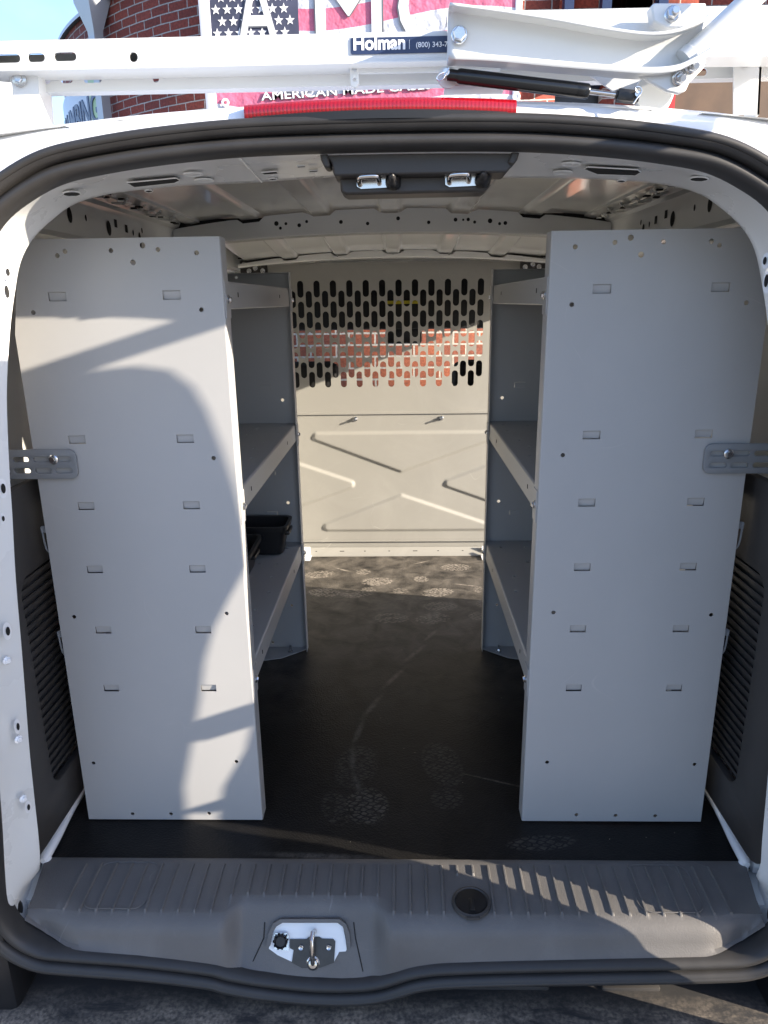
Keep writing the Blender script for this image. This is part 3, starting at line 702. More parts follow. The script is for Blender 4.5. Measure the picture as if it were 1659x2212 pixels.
# --- bumper
bm_ = MB()
def bump_rows():
    rows = []
    for (y, z, hw) in ((1.10, -.10, .80), (1.02, -.135, .80), (.99, -.150, .80), (.96, -.155, .80), (.80, -.162, .78), (.755, -.168, .76), (.735, -.185, .75), (.73, -.22, .74), (.735, -.42, .74), (.80, -.47, .74)):
        row = []
        for i in range(61):
            t = -1+2*i/60; x = t*hw; row.append(Vector((x, y+.10*abs(t)**6, z)))
        rows.append(row)
    return rows
bm_.grid(bump_rows())
def dusty():
    m = mat('dusty_bumper_plastic', (.028, .027, .027), .62, var=.2, nscale=12, bump=.4, bscale=300, bdist=.0006)
    nt = m.node_tree; L = nt.links; b = nt.nodes['Principled BSDF']
    tc = nt.nodes.new('ShaderNodeTexCoord')
    n = nt.nodes.new('ShaderNodeTexNoise'); n.inputs['Scale'].default_value = 11; n.inputs['Detail'].default_value = 15; n.inputs['Distortion'].default_value = .5; n.inputs['Roughness'].default_value = .74
    mp_ = nt.nodes.new('ShaderNodeMapping'); mp_.inputs['Scale'].default_value = (.8, 2.0, 1); mp_.inputs['Rotation'].default_value = (0, 0, .35); L.new(tc.outputs['Object'], mp_.inputs[0])
    L.new(mp_.outputs[0], n.inputs['Vector'])
    mr = nt.nodes.new('ShaderNodeMapRange'); mr.inputs['From Min'].default_value = .40; mr.inputs['From Max'].default_value = .68; L.new(n.outputs['Fac'], mr.inputs['Value'])
    sx = nt.nodes.new('ShaderNodeSeparateXYZ'); L.new(tc.outputs['Object'], sx.inputs[0])
    m2 = nt.nodes.new('ShaderNodeMapRange'); m2.inputs['From Min'].default_value = .96; m2.inputs['From Max'].default_value = .88; L.new(sx.outputs['Y'], m2.inputs['Value'])
    mu = nt.nodes.new('ShaderNodeMath'); mu.operation = 'MULTIPLY'; g_ = nt.nodes.new('ShaderNodeTexNoise'); g_.inputs['Scale'].default_value = 170; g_.inputs['Detail'].default_value = 4; L.new(tc.outputs['Object'], g_.inputs[0])
    gm = nt.nodes.new('ShaderNodeMapRange'); gm.inputs['From Min'].default_value = .35; gm.inputs['From Max'].default_value = .62; gm.inputs['To Min'].default_value = .25; L.new(g_.outputs['Fac'], gm.inputs['Value'])
    m0 = nt.nodes.new('ShaderNodeMath'); m0.operation = 'MULTIPLY'; L.new(mr.outputs[0], m0.inputs[0]); L.new(gm.outputs[0], m0.inputs[1])
    L.new(m0.outputs[0], mu.inputs[0]); L.new(m2.outputs[0], mu.inputs[1])
    mx = nt.nodes.new('ShaderNodeMix'); mx.data_type = 'RGBA'; mx.inputs[6].default_value = (.028, .027, .027, 1); mx.inputs[7].default_value = (.50, .41, .31, 1)
    L.new(mu.outputs[0], mx.inputs[0]); L.new(mx.outputs[2], b.inputs['Base Color']); return m
bumper = bm_.build('rear_bumper', dusty(), van, smooth=40)
for (u0, u1) in ((948, 1195), (1310, 1440)):
    a = P(u0, 2168, Z=-.15); b = P(u1, 2168, Z=-.15)
    MB().box((a.x, .955, -.175), (b.x, .985, -.149), ch=.004).build('step_pad', dplast2, bumper)

# --- high brake light
bl = MB(); rows = []
for (dy, dz) in ((.03, -.022), (.0, -.022), (-.006, -.018), (-.008, -.006), (-.004, .0), (.02, .003), (.05, .003)):
    row = []
    for i in range(281):
        t = -1+2*i/280; x = t*.158; dyy = .0003*math.sin(i*PI/2+.8) if -.012 < dz < 0 else 0; row.append(Vector((x*1.065, (.978+.01*t*t+dy)+dyy, 1.238-.1*x*x*1.2+dz)))
    rows.append(row)
bl.grid(rows)
for e in (0, 280): bl.add([r[e] for r in rows], [tuple(range(len(rows)))])
brk = bl.build('brake_light', redlens, van, smooth=50)
sh = MB(); rows = []
for (dy, dz) in ((.03, -.03), (.0, -.028), (-.011, -.024), (-.0115, -.015), (-.006, -.013)):
    rows.append([Vector((t*.157, .978+.01*t*t+dy, 1.238-.12*(t*.158)**2+dz)) for t in [-1+2*i/40 for i in range(41)]])
sh.grid(rows); sh.build('light_shroud', blackp, brk)

# --- latch cover on the header
lc = MB(); yf = 1.04
def lx(u): return P(u, 380, Y=yf).x
def pb_(mb, pts, y0, y1, mi=0): mb.prism([P(u, v, Y=yf+y0) for u, v in pts], (0, y1-y0, 0), mi)
pb_(lc, [(690, 322), (1125, 319), (1118, 345), (1095, 372), (722, 380), (715, 352), (704, 340)], -.03, .03)
pb_(lc, [(712, 352), (1102, 344), (1092, 368), (1064, 374), (1058, 404), (1045, 414), (748, 421), (736, 414), (734, 382), (722, 380)], .0, .05)
pb_(lc, [(736, 384), (1060, 378), (1057, 402), (1045, 412), (748, 419), (738, 414)], -.006, .0)
pb_(lc, [(690, 324), (706, 324), (712, 352), (712, 362), (700, 360), (693, 345)], -.036, .0)
pb_(lc, [(1108, 320), (1125, 320), (1118, 345), (1110, 356), (1098, 352)], -.036, .0)
cover = lc.build('latch_cover', dplast2, van, bevel=.0025)
for du, dv_ in ((0, 0), (191, -4)):
    m = MB(); pts = [(768+du, 359+dv_), (770+du, 356+dv_), (863+du, 353+dv_), (866+du, 357+dv_), (866+du, 402+dv_), (862+du, 409+dv_), (846+du, 411+dv_), (836+du, 406+dv_), (780+du, 409+dv_), (770+du, 404+dv_)]
    pb_(m, pts, -.0075, -.0065); m.build('striker_opening', dark, cover)
    m = MB(); pts = [(769+du, 360+dv_), (862+du, 357+dv_), (861+du, 400+dv_), (857+du, 408+dv_), (846+du, 410+dv_), (836+du, 405+dv_), (780+du, 408+dv_), (771+du, 403+dv_)]
    pb_(m, pts, -.0105, -.008); pb_(m, [(811+du, 360+dv_), (815+du, 360+dv_), (815+du, 384+dv_), (811+du, 384+dv_)], -.0125, -.0104)
    pb_(m, [(769+du, 357+dv_), (864+du, 354+dv_), (864+du, 357.5+dv_), (769+du, 360.5+dv_)], -.016, -.008)
    m.build('striker_plate', steel, cover)
    m = MB(); q = lambda u, v, d: P(u+du, v+dv_, Y=yf)+Vector((0, d, 0))
    m.tube(cat([q(779, 402, -.008), q(778, 397, -.02), q(780, 391, -.026), q(788, 389, -.028), q(808, 388, -.028), q(816, 389, -.026), q(819, 394, -.02), q(820, 399, -.008)], 4), .0036, 12)
    m.build('striker_bail', chrome, cover)
    m = MB(); c_ = q(848, 398, -.009); ax = Vector((0, -1, .25))
    m.lathe([(.0095, 0), (.0092, .010), (.0075, .014), (.006, .016)], c_, ax, 24); m.lathe([(.006, .014), (.0045, .022), (.0015, .026), (0, .0265)], c_, ax, 20, 1)
    m.build('bump_stop', [blackp, dsteel], cover)

# --- cab interior
MB().box((-.74, 3.05, 1.13), (.74, 3.62, 1.16)).build('cab_headliner', dark, van)
MB().box((-.62, 3.52, .868), (.62, 3.60, 1.14), ch=.02).build('sun_visor', seatm, van)
y0 = P(835, 650, Y=3.515); y1 = P(905, 656, Y=3.515)
MB().box((y0.x, 3.513, y1.z), (y1.x, 3.517, y0.z)).build('visor_sticker', yellow, van)
ds = MB(); ds.grid([[Vector((x, y, z)) for x in (-.74, 0, .74)] for y, z in ((3.5, -.1), (3.5, .30), (3.56, .36), (3.9, .38), (4.3, .36))]); ds.build('dashboard', blackp, van, solid=-.01)
for sx_, s in ((-.36, 0), (.37, 0)):
    z_top = .765
    m = MB(); m.box((sx_-.25, 2.95, -.05), (sx_+.25, 3.40, .12), ch=.05); m.box((sx_-.23, 2.90, .10), (sx_+.23, 3.02, .60), ch=.05)
    m.cyl((sx_-.06, 2.98, .58), (sx_-.06, 2.98, .66), .008, 10); m.cyl((sx_+.06, 2.98, .58), (sx_+.06, 2.98, .66), .008, 10)
    seat = m.build('seat', seatm, van)
    MB().box((sx_-.135, 2.93, .63), (sx_+.135, 3.03, z_top), ch=.045).build('headrest', seatm, seat)
mm = MB(); c_ = P(872, 722, Y=3.6); mm.box((c_.x-.09, 3.56, c_.z-.045), (c_.x+.09, 3.60, c_.z+.03), ch=.015); mm.box((c_.x-.03, 3.60, c_.z), (c_.x+.03, 3.66, c_.z+.14), ch=.01)
mm.build('rearview_mirror', blackp, van)
# A-pillars / header darkness at the sides of the cab
for s in (-1, 1): MB().box((s*.60, 3.45, .35), (s*.66, 3.60, 1.1)).build('pillar_trim', seatm, van)

# --- rear doors
def door_edge():
    pts = [(35, 838), (120, 815), (200, 800), (290, 791), (360, 800), (410, 835), (440, 885), (470, 960), (500, 1050), (520, 1130), (530, 1220), (490, 1290), (455, 1360), (436, 1430), (428, 1500), (418, 1560), (405, 1630), (392, 1700), (380, 1765)]
    out = []
    for u, v in pts:
        p = P(u, v, Y=1.187); t = (.68-p.x)
        out.append((p.y-SA*t, p.z+SS*t))
    return out
de = door_edge()
# below the panel the same gap falls on the mat and the sill
de = [p for p in de if p[1] > .40]+[(.803, .380), (.806, .351), (.841, .280), (.853, .227), (.852, .173), (.848, .13), (.846, .089), (.84, .0), (.86, -.15), (.84, -.30)]
far = [(.24, -.30), (.20, .2), (.21, .8), (.24, 1.2), (.27, 1.39), (.45, 1.385), (.60, 1.355)]
d = MB(); d.addmesh(plate_mesh(de+far, (), .004), YZ(.682)); do = d.build('rear_door', white, van)
inn = [(y-.035, z) for y, z in de if z < 1.2]
MB().addmesh(plate_mesh(inn+[(.26, -.26), (.23, .2), (.24, .8), (.30, 1.18)], (), .05, .003), YZ(.712)).build('door_shell', white, do)
for z, zh in ((.398, .010), (.565, .034)):
    h = MB(); h.box((.686, .80, z), (.74, .93, z+zh), ch=.003); h.build('hinge', white, do)
for s_ in (-1, 1):
    lamp = [(.965, 1.10), (.93, 1.10), (.885, .95), (.863, .78), (.859, .66), (.855, .58), (.846, .50), (.829, .434), (.823, .363), (.826, .351), (.862, .280), (.876, .227), (.9014, .171), (.902, .133), (.904, .063), (.92, .02), (.965, .0)]  # unseen lamp, its outline shaped to block sun beside the door gap
    lm = MB(); lm.addmesh(plate_mesh(lamp, (), .115), YZ(s_*.742)); lm.build('tail_lamp', redlens, van, bevel=.004)
    ct = MB(); ct.box((min(s_*.640, s_*.84), .912, -.30), (max(s_*.640, s_*.84), .985, .012), ch=.012); ct.build('corner_trim', blackp, van)

# left leaf, folded right back against the body side
ld = MB(); ld.addmesh(plate_mesh([(1.0, -.28), (1.68, -.28), (1.68, .6), (1.62, 1.0), (1.5, 1.15), (1.02, 1.10)], [rrect(1.12, 1.56, .55, 1.0, .06)], .04, .004), YZ(-.90))
ldo = ld.build('rear_door', white, van)
MB().addmesh(plate_mesh(rrect(1.11, 1.57, .54, 1.01, .06), (), .005), YZ(-.90)).build('door_window', glass, ldo)
for z in (.06, .62): MB().box((-.88, .93, z), (-.78, 1.02, z+.045), ch=.008).build('hinge', white, ldo)

# ================================================================== SHELVING UNITS
ZT = [1.014, .780, .662, .543, .423, .302]
def shelving(s, label):
    u = empty('shelving_unit', (s*.42, 1.55, 0)); tag(u, label, 'shelving unit', 'steel shelving units either side of the aisle')
    XI, XO = .259, .612
    outl = [(XI+.003, .004), (XO, .004), (XO-.004, .69), (XO-.004, .955), (XO-.022, 1.05), (XO-.045, 1.101), (XI+.003, 1.101)]
    def endpanel(y, flip, nm, zt=1.101):
        outl = [(XI+.003, .004), (XO, .004), (XO-.004, .69), (XO-.004, .955), (XO-.022, min(1.05, zt-.01)), (XO-.045, zt), (XI+.003, zt)]
        holes = []
        tabs = MB()
        for z in ZT:
            for x in (.5295, .3435):
                holes.append([(s*(x-.0145), z-.0072), (s*(x+.0145), z-.0072), (s*(x+.0145), z+.0072), (s*(x-.0145), z+.0072)])
                tabs.grid([[Vector((s*(x+a), y+flip*b, z+c)) for a in (-.0145, .0145)] for b, c in ((.0004, .0070), (.0020, .0055), (.0030, -.001), (.0042, -.0066))])
        hh = [(.497, 1.0763), (.484, 1.0823), (.410, 1.0826), (.359, 1.0894), (.335, 1.0829), (.377, 1.0641), (.274, 1.0772), (.549, .9898), (.274, .9907), (.274, .7459), (.557, .4502), (.274, .4558), (.562, .136), (.279, .140), (.498, .0171), (.420, .0174), (.343, .0189)]
        hh = [q for q in hh if q[1] < zt-.008 or zt > 1.1]
        for i, (x, z) in enumerate(hh): holes.append(circ(s*(x+.0235), z, .0046 if i in (3, 5) else .0038, 14))
        me = plate_mesh([(s*a, b) for a, b in outl], holes, .0016)
        mb = MB().addmesh(me, XZ(y))
        mb.add(tabs.v, tabs.f)
        # rounded bend and inner flange
        r = .003; arc = [(XI+r-r*math.sin(a), y+flip*(r-r*math.cos(a))-flip*.0008) for a in [PI/2*k/5 for k in range(6)]]+[(XI, y+flip*.034)]
        arc = arc+[(XI+.0015, y+flip*.034), (XI+.0015, y+flip*.004)]
        mb.grid([[Vector((s*a, b, z)) for a, b in arc] for z in (.004, zt)])
        # outer flange and top return
        mb.box((s*(XO-.006), y+flip*.001, .01), (s*(XO-.0045), y+flip*.03, .95))
        mb.box((s*(XI+.002), y+flip*.001, zt-.0015), (s*(XO-.046), y+flip*.02, zt))
        return mb.build(nm, shelfg, u, smooth=30)
    endpanel(1.187, 1, 'end_panel'); endpanel(1.932, -1, 'end_panel', 1.074)
    # floor foot plate of the far upright
    ft = MB(); ft.mark(); ft.addmesh(plate_mesh([(s*.262, 1.93), (s*.262, 1.915), (s*.33, 1.86), (s*.40, 1.84), (s*.60, 1.84), (s*.60, 1.93)], (), .002), XY(.004))
    ft.mark(); ft.addmesh(plate_mesh([(s*.262, 1.2), (s*.262, 1.215), (s*.31, 1.24), (s*.60, 1.24), (s*.60, 1.2)], (), .002), XY(.004)); ft.build_each('foot_plate', shelfg, u)
    nb = MB(); nb.hexbolt((s*.308, 1.898, .005), (0, 0, 1), .006, .008); nb.cyl((s*.308, 1.898, .01), (s*.308, 1.898, .026), .0035, 10); nb.build('floor_bolt', steel, u)
    for zt in (1.036, .684, .340):
        hs = []; rr = random.Random(int(zt*1000))
        for yq in (1.27, 1.37, 1.47, 1.57, 1.67, 1.77, 1.86):
            for xq, r_ in ((.30, .0045), (.36, .0055), (.43, .0045)):
                hs.append(circ(s*(xq+rr.uniform(-.01, .01)), yq+rr.uniform(-.02, .02), r_, 10))
        m = MB(); m.addmesh(plate_mesh([(s*.266, 1.1895), (s*.60, 1.1895), (s*.60, 1.929), (s*.266, 1.929)], hs, .0014), XY(zt-.0015))
        lip = [(.268, zt-.0008), (.2645, zt-.0015), (.2625, zt-.004), (.2612, zt-.044), (.2635, zt-.046), (.268, zt-.046), (.268, zt-.044), (.2648, zt-.043), (.266, zt-.005)]
        m.grid([[Vector((s*a, y, b)) for a, b in lip] for y in (1.192, 1.929)])
        m.box((s*.598, 1.19, zt-.03), (s*.60, 1.93, zt+.03))
        # gussets where the lip meets the uprights
        for ya, yb in ((1.1905, 1.222), (1.905, 1.9295)):
            m.box((s*.2575, ya, zt-.060), (s*.2588, yb, zt-.002))
        # slots in the lip
        for yq in (1.30, 1.75): m.box((s*.2608, yq, zt-.026), (s*.2615, yq+.003, zt-.018), 1)
        sh = m.build('shelf', [shelfg, dark], u, smooth=30)
        b = MB(); b.mark(); b.hexbolt((s*.2575, 1.206, zt-.030), (-s, 0, 0), .0050, .006); b.mark(); b.hexbolt((s*.2575, 1.918, zt-.030), (-s, 0, 0), .0050, .006); b.build_each('bolt', steel, sh)
    # slotted wall bracket
    z0, z1, xi, xo = .7135, .764, .533, .80
    hs = []
    for (zz) in (.7475, .7275):
        dx = 0 if zz > .74 else -.003
        for q in range(4):
            x0 = xi+.009+q*.036+dx*0; 
            a, b = s*x0, s*(x0+.030); hs.append(slot(min(a, b), max(a, b), zz-.0048, zz+.0048, 6))
    a, b = s*xi, s*xo
    bk = MB(); bk.addmesh(plate_mesh(rrect(min(a, b), max(a, b), z0, z1, .012), hs, .003, .0005), XZ(1.1815)); bko = bk.build('wall_bracket', brkg, u)
    b = MB(); b.hexbolt((s*.5715, 1.179, .7475), (0, -1, 0), .0062, .007, 1.35); b.build('bolt', steel, bko)
    # spring clips on the outer edge
    for z in (.60, .395):
        c_ = MB(); c_.tube(cat([(s*.607, 1.195, z+.022), (s*.6175, 1.192, z+.022), (s*.6165, 1.19, z+.014), (s*.614, 1.19, z-.018), (s*.607, 1.192, z-.028)], 3), .0018, 6); c_.box((s*.606, 1.19, z+.012), (s*.619, 1.20, z+.022)); c_.build('side_clip', brkg, u)
    return u
shelving(-1, 'grey steel shelving unit left of the aisle with sun patches on its end panel')
shelving(1, 'grey steel shelving unit on the right of the aisle, wholly in shade with empty shelves')

# storage bins
def bin_(x0, x1, y0, y1, z0, h, label, tp=.014):
    o = empty('storage_bin', ((x0+x1)/2, (y0+y1)/2, z0)); tag(o, label, 'bin', 'black bins on the lowest left shelf')
    m = MB(); 
    def ringp(i, z, e=0): return [Vector((p[0], p[1], z)) for p in rrect(x0+tp*(1-i)-e, x1-tp*(1-i)+e, y0+tp*(1-i)-e, y1-tp*(1-i)+e, .02, 4)]
    m.grid([ringp(0, z0+.001), ringp(.9, z0+h-.012), ringp(.9, z0+h-.012, .006), ringp(1, z0+h, .006), ringp(1, z0+h, -.002), ringp(0, z0+.006, -.004)], closed=True)
    m.add(ringp(0, z0+.001), [tuple(range(24))]); m.add(ringp(0, z0+.006, -.004), [tuple(range(24))])
    m.build('bin_body', blackp, o, smooth=50)
    l = MB(); l.box((x1-.010, (y0+y1)/2-.03, z0+h-.03), (x1+.008, (y0+y1)/2+.03, z0+h-.02), ch=.002); l.build('handle_lip', blackp, o)
    return o
bin_(-.50, -.288, 1.80, 1.905, .341, .084, 'flared black plastic bin at the far end of the lowest left shelf')
bin_(-.52, -.348, 1.60, 1.765, .341, .075, 'smaller rounded black bin nearest the camera on the lowest left shelf')

# ================================================================== PARTITION
YB = 2.765
pt = empty('partition', (0, YB, 0)); tag(pt, 'beige steel partition with rows of oblong holes closing off the cab', 'partition')
hs = []
sx0 = -.3775
for c_ in range(25):
    x = sx0-.031+c_*.0305
    zt0 = 1.040 if c_ % 2 == 1 else 1.0765
    for r_ in range(5):
        z1_ = zt0-.0743*r_; hs.append(slot(x-.0117, x+.0117, z1_-.0605, z1_, 6))
pm = MB(); pm.addmesh(plate_mesh([(-.60, .575), (.60, .575), (.60, 1.02), (.545, 1.137), (-.545, 1.137), (-.60, 1.02)], hs, .003), XZ(YB))
pm.box((-.54, YB-.012, 1.135), (.54, YB+.0, 1.138))
pm.build('perforated_panel', partg, pt)
# lower panel with the pressed X
def tri(pts): return [Vector((p.x, p.z)) for p in [P(u, v, Y=YB) for u, v in pts]]
cxm = P(865, 1000, Y=YB).x
T1 = tri([(645, 938), (865, 1022)]); T4 = tri([(665, 1144), (865, 1065)])
apexL = P(779, 1046, Y=YB); apexR = P(947, 1044, Y=YB)
zt_ = T1[0].y; za = T1[1].y; zb_ = T4[0].y; zc_ = T4[1].y
regs = [[(-.395, zt_), (.47, zt_), (cxm, za)], [(-.365, zb_), (.45, zb_), (cxm, zc_)],
        [(apexL.x, apexL.z), (-.60, apexL.z+.165), (-.60, apexL.z-.165)], [(apexR.x, apexR.z), (.62, apexR.z+.165), (.62, apexR.z-.165)]]
def sdtri(p, t, r=.014):
    # signed distance (negative inside) with rounding r
    t = [Vector(q) for q in t]; c_ = sum(t, Vector((0, 0)))/3
    d = 1e9; inside = True
    ar = (t[1]-t[0]).cross(t[2]-t[0]); 
    if ar < 0: t = [t[0], t[2], t[1]]
    for a, b in ((t[0], t[1]), (t[1], t[2]), (t[2], t[0])):
        e = b-a; w = p-a; k = max(0, min(1, w.dot(e)/e.dot(e))); dd = (w-e*k).length
        d = min(d, dd)
        if e.cross(w) < 0: inside = False
    return -d if inside else d
nx, nz = 300, 190
rows = []
xs_ = [-.60+1.2*i/nx for i in range(nx+1)]
inset = []
for t in regs:
    # shrink triangles so that a rounded offset of .014 restores them
    V = [Vector(q) for q in t]; c_ = sum(V, Vector((0, 0)))/3
    a_ = abs((V[1]-V[0]).cross(V[2]-V[0]))/2; per = sum((V[i]-V[(i+1) % 3]).length for i in range(3)); inr = 2*a_/per
    k = 1-.016/inr; inset.append([c_+(v-c_)*k for v in V])
for j in range(nz+1):
    z = .012+(.583-.012)*j/nz; row = []
    for x in xs_:
        p = Vector((x, z)); h = 0
        for t in inset: h = max(h, 1-sstep(.007, .023, sdtri(p, t)))
        row.append(Vector((x, YB-.0005-.0068*h, z)))
    rows.append(row)
lp = MB().grid(rows)
lp.box((-.60, YB-.0065, .578), (.60, YB-.002, .586)); lp.box((-.60, YB-.010, .055), (.60, YB-.0062, .060))
lp.add([(-.42, YB-.008, .03), (.42, YB-.008, .03), (.42, YB-.035, .004), (-.42, YB-.035, .004), (.42, YB-.035, .0), (-.42, YB-.035, .0)], [(0, 1, 2, 3), (3, 2, 4, 5)])
lo = lp.build('lower_panel', partg, pt, smooth=60)
dm = MB()
for q, xx in enumerate([-.33+.1*i for i in range(8)]): dm.mark(); dm.box((xx, YB-.0215, .0165), (xx+(.018 if q % 3 == 1 else .006), YB-.0205, .0195))
dm.build_each('foot_slot', dark, lo)
b = MB()
for u, v in ((768, 905), (953, 903)): b.mark(); p = P(u, v, Y=YB); b.hexbolt((p.x, YB-.003, p.z), (0, -1, 0), .006, .010); b.cyl((p.x, YB-.012, p.z), (p.x, YB-.022, p.z), .0036, 10)
b.build_each('panel_bolt', steel, pt)
for s in (-1, 1):
    k = MB(); k.addmesh(plate_mesh(rrect(min(s*.46, s*.56), max(s*.46, s*.56), 1.10, 1.15, .008), (), .003), XZ(YB-.03)); ko = k.build('corner_bracket', dsteel, pt)
    b = MB()
    for x, z in ((.478, 1.112), (.505, 1.122), (.528, 1.112), (.545, 1.135)): b.mark(); b.hexbolt((s*x, YB-.032, z), (0, -1, 0), .006, .007)
    b.build_each('bolt', steel, ko)
    k = MB(); k.box((s*.345, YB-.09, .002), (s*.40, YB-.01, .006)); k.cyl((s*.365, YB-.05, .004), (s*.365, YB-.05, .03), .006, 10); k.box((s*.35, YB-.03, .004), (s*.395, YB-.026, .04)); k.build('foot_bracket', white, pt)

# ================================================================== LADDER RACK
rk = empty('ladder_rack', (0, 1.12, 1.25)); tag(rk, 'white steel ladder rack bolted across the van roof with drop-down arm and gas strut', 'ladder rack')
Yr = 1.12
zu0, zu1 = 1.319, 1.351
holes = []
def sl(u0, u1, v, hh=.0055, Y=Yr): a = P(u0, v, Y=Y); b = P(u1, v, Y=Y); return slot(a.x, b.x, (a.z+b.z)/2-hh, (a.z+b.z)/2+hh)
holes += [sl(-20, 45, 127), sl(60, 98, 125), sl(117, 166, 123)]; c_ = P(289, 124, Y=Yr); holes.append(circ(c_.x, c_.z, .0062))
cb = MB(); cb.addmesh(plate_mesh([(-.78, zu0), (.30, zu0), (.30, zu1), (-.78, zu1)], holes, .003), XZ(Yr))
cb.box((-.78, Yr-.004, zu0-.004), (.78, Yr+.045, zu0-.0005), ch=.001); cb.box((-.78, Yr-.001, zu1-.0005), (.78, Yr+.045, zu1+.002))
cb.box((.28, Yr-.0015, zu0), (.78, Yr+.0015, zu1))
Yl = Yr+.045
lh = [sl(82, 110, 173, .005, Yl), sl(131, 158, 172, .005, Yl), sl(180, 221, 171, .005, Yl)]; c_ = P(337, 171, Y=Yl); lh.append(circ(c_.x, c_.z, .0048)); 
for a in (1492, 1450): lh.append(sl(a, a+35, 156, .005, Yl))
zl0 = P(400, 189, Y=Yl).z; zl1 = zu1-.002
cb.addmesh(plate_mesh([(-.78, zl0), (.78, zl0), (.78, zl1), (-.78, zl1)], lh, .003), XZ(Yl)); cb.box((-.78, Yl-.001, zl0-.003), (.78, Yl+.02, zl0))
cb.build('crossbeam', rackw, rk)
# weld tab in the middle
tb = MB(); a = P(757, 136, Y=Yr+.02); b = P(775, 190, Y=Yr+.02); tb.addmesh(plate_mesh(rrect(a.x, b.x, b.z, a.z, .007), [circ((a.x+b.x)/2, b.z+.010, .003), circ((a.x+b.x)/2, b.z+.024, .004)], .004, .0006), XZ(Yr+.02)); tb.box((b.x, Yr+.018, a.z-.014), (b.x+.20, Yr+.022, a.z)); tb.build('hinge_tab', rackw, rk)
for s in (-1, 1):
    lg = MB(); 
    a = P(18, 150, Y=Yr+.02) if s < 0 else P(1585, 125, Y=Yr+.02); b = P(76, 150, Y=Yr+.02) if s < 0 else P(1646, 125, Y=Yr+.02)
    c_ = P(35, 285, Y=Yr+.02) if s < 0 else P(1585, 248, Y=Yr+.02); d = P(86, 285, Y=Yr+.02) if s < 0 else P(1640, 248, Y=Yr+.02)
    lg.prism([a, b, d, c_], (0, .003, 0)); lg.prism([b, b+Vector((.0, .04, 0)), d+Vector((.0, .04, -.01)), d], (.003*s*-1, 0, 0)); lg.box((c_.x-.04, Yr-.0, c_.z-.03), (d.x+.03, Yr+.08, c_.z-.018), ch=.004)
    lo_ = lg.build('rack_leg', rackw, rk)
    e = P(42, 171, Y=Yr+.018) if s < 0 else P(1612, 128, Y=Yr+.018); b = MB(); b.hexbolt(e, (0, -1, 0), .006, .006, 1.7); b.build('bolt', steel, lo_)
# far side end plate at the left margin
ep = MB(); ep.prism([P(-60, 170, Y=1.08), P(22, 178, Y=1.08), P(30, 287, Y=1.08), P(-60, 296, Y=1.08)], (0, .004, 0)); ep.build('end_plate', rackw, rk)
# sticker
Ys = Yr-.0028
a = P(757, 80, Y=Ys); b = P(1010, 118, Y=Ys)
stk = MB(); zc0, zc1 = P(760, 118, Y=Ys).z, P(760, 82, Y=Ys).z
stk.addmesh(plate_mesh(rrect(a.x, b.x, zc0, zc1, .0025), (), .0006), XZ(Ys)); sko = stk.build('name_sticker', navy, rk)
t = text_mesh('Holman', .0235, .0003, .0007, sx=.97); m = MB(); m.addmesh(t, frame((P(762, 100, Y=Ys).x, Ys-.0006, zc0+.0055), (1, 0, 0), (0, 0, 1))); m.build('lettering', letterw, sko, smooth=0)
t = text_mesh('(800) 343-7480', .0088, .0003, .00005, sx=1.05); m = MB(); m.addmesh(t, frame((P(898, 100, Y=Ys).x, Ys-.0006, (zc0+zc1)/2-.003), (1, 0, 0), (0, 0, 1)))
xl = P(884, 100, Y=Ys).x; m.box((xl, Ys-.0008, zc0+.005), (xl+.0005, Ys-.0003, zc1-.004)); m.build('lettering', letterw, sko, smooth=0)
# housing channel behind the arm (right half)
Yh = 1.07
hc = MB(); a = [P(966, 26, Y=Yh), P(1340, 18, Y=Yh), P(1720, 10, Y=Yh), P(1720, 120, Y=Yh), P(1340, 124, Y=Yh), P(966, 70, Y=Yh)]
hc.prism(a, (0, .004, 0)); hc.prism([a[0], a[2], a[2]+Vector((0, .045, 0)), a[0]+Vector((0, .045, 0))], (0, 0, -.003))
hc.prism([a[3], a[4], a[4]+Vector((0, .045, 0)), a[3]+Vector((0, .045, 0))], (0, 0, .003)); hc.build('arm_housing', rackw, rk, bevel=.0015)
# saddle bracket on top
Ya = 1.04
sb = MB(); pts = [(1407, 8), (1425, 6), (1526, 6), (1524, 45), (1500, 62), (1468, 60), (1450, 42), (1428, 58), (1410, 50)]
sb.prism([P(u, v, Y=Ya) for u, v in [(1407, 12), (1414, 6), (1526, 6), (1524, 46), (1505, 58), (1480, 60), (1440, 60), (1412, 46)]], (0, .02, 0)); sbo = sb.build('saddle_bracket', rackw, rk, bevel=.002)
b = MB(); b.hexbolt(P(1452, 31, Y=Ya), (-.2, -1, .1), .0075, .009, 1.3); b.cyl(P(1452, 31, Y=Ya), P(1452, 31, Y=Ya)+Vector((0, -.014, .001)), .004, 10); b.build('bolt', steel, sbo)
# lever arm : web, upper and lower flange
Yv = .99
ua = [(968, 30), (1060, 42), (1180, 60), (1290, 80), (1380, 92), (1440, 88), (1490, 70), (1520, 52)]
ub = [(966, 134), (1060, 138), (1180, 149), (1290, 158), (1380, 164), (1440, 160), (1480, 144), (1520, 120)]
A_ = [P(u, v, Y=Yv) for u, v in ua]; B_ = [P(u, v, Y=Yv) for u, v in ub]
A_ = cat(A_, 4); B_ = cat(B_, 4)
av = MB()
rows = [[p+Vector((0, -.022, .0)) for p in A_], [p+Vector((0, -.020, .002)) for p in A_], [p+Vector((0, .0, .002)) for p in A_], [p+Vector((0, .003, -.004)) for p in A_],
        [p+Vector((0, .003, .004)) for p in B_], [p+Vector((0, .0, -.001)) for p in B_], [p+Vector((0, -.022, -.001)) for p in B_], [p+Vector((0, -.024, .003)) for p in B_]]
av.grid(rows)
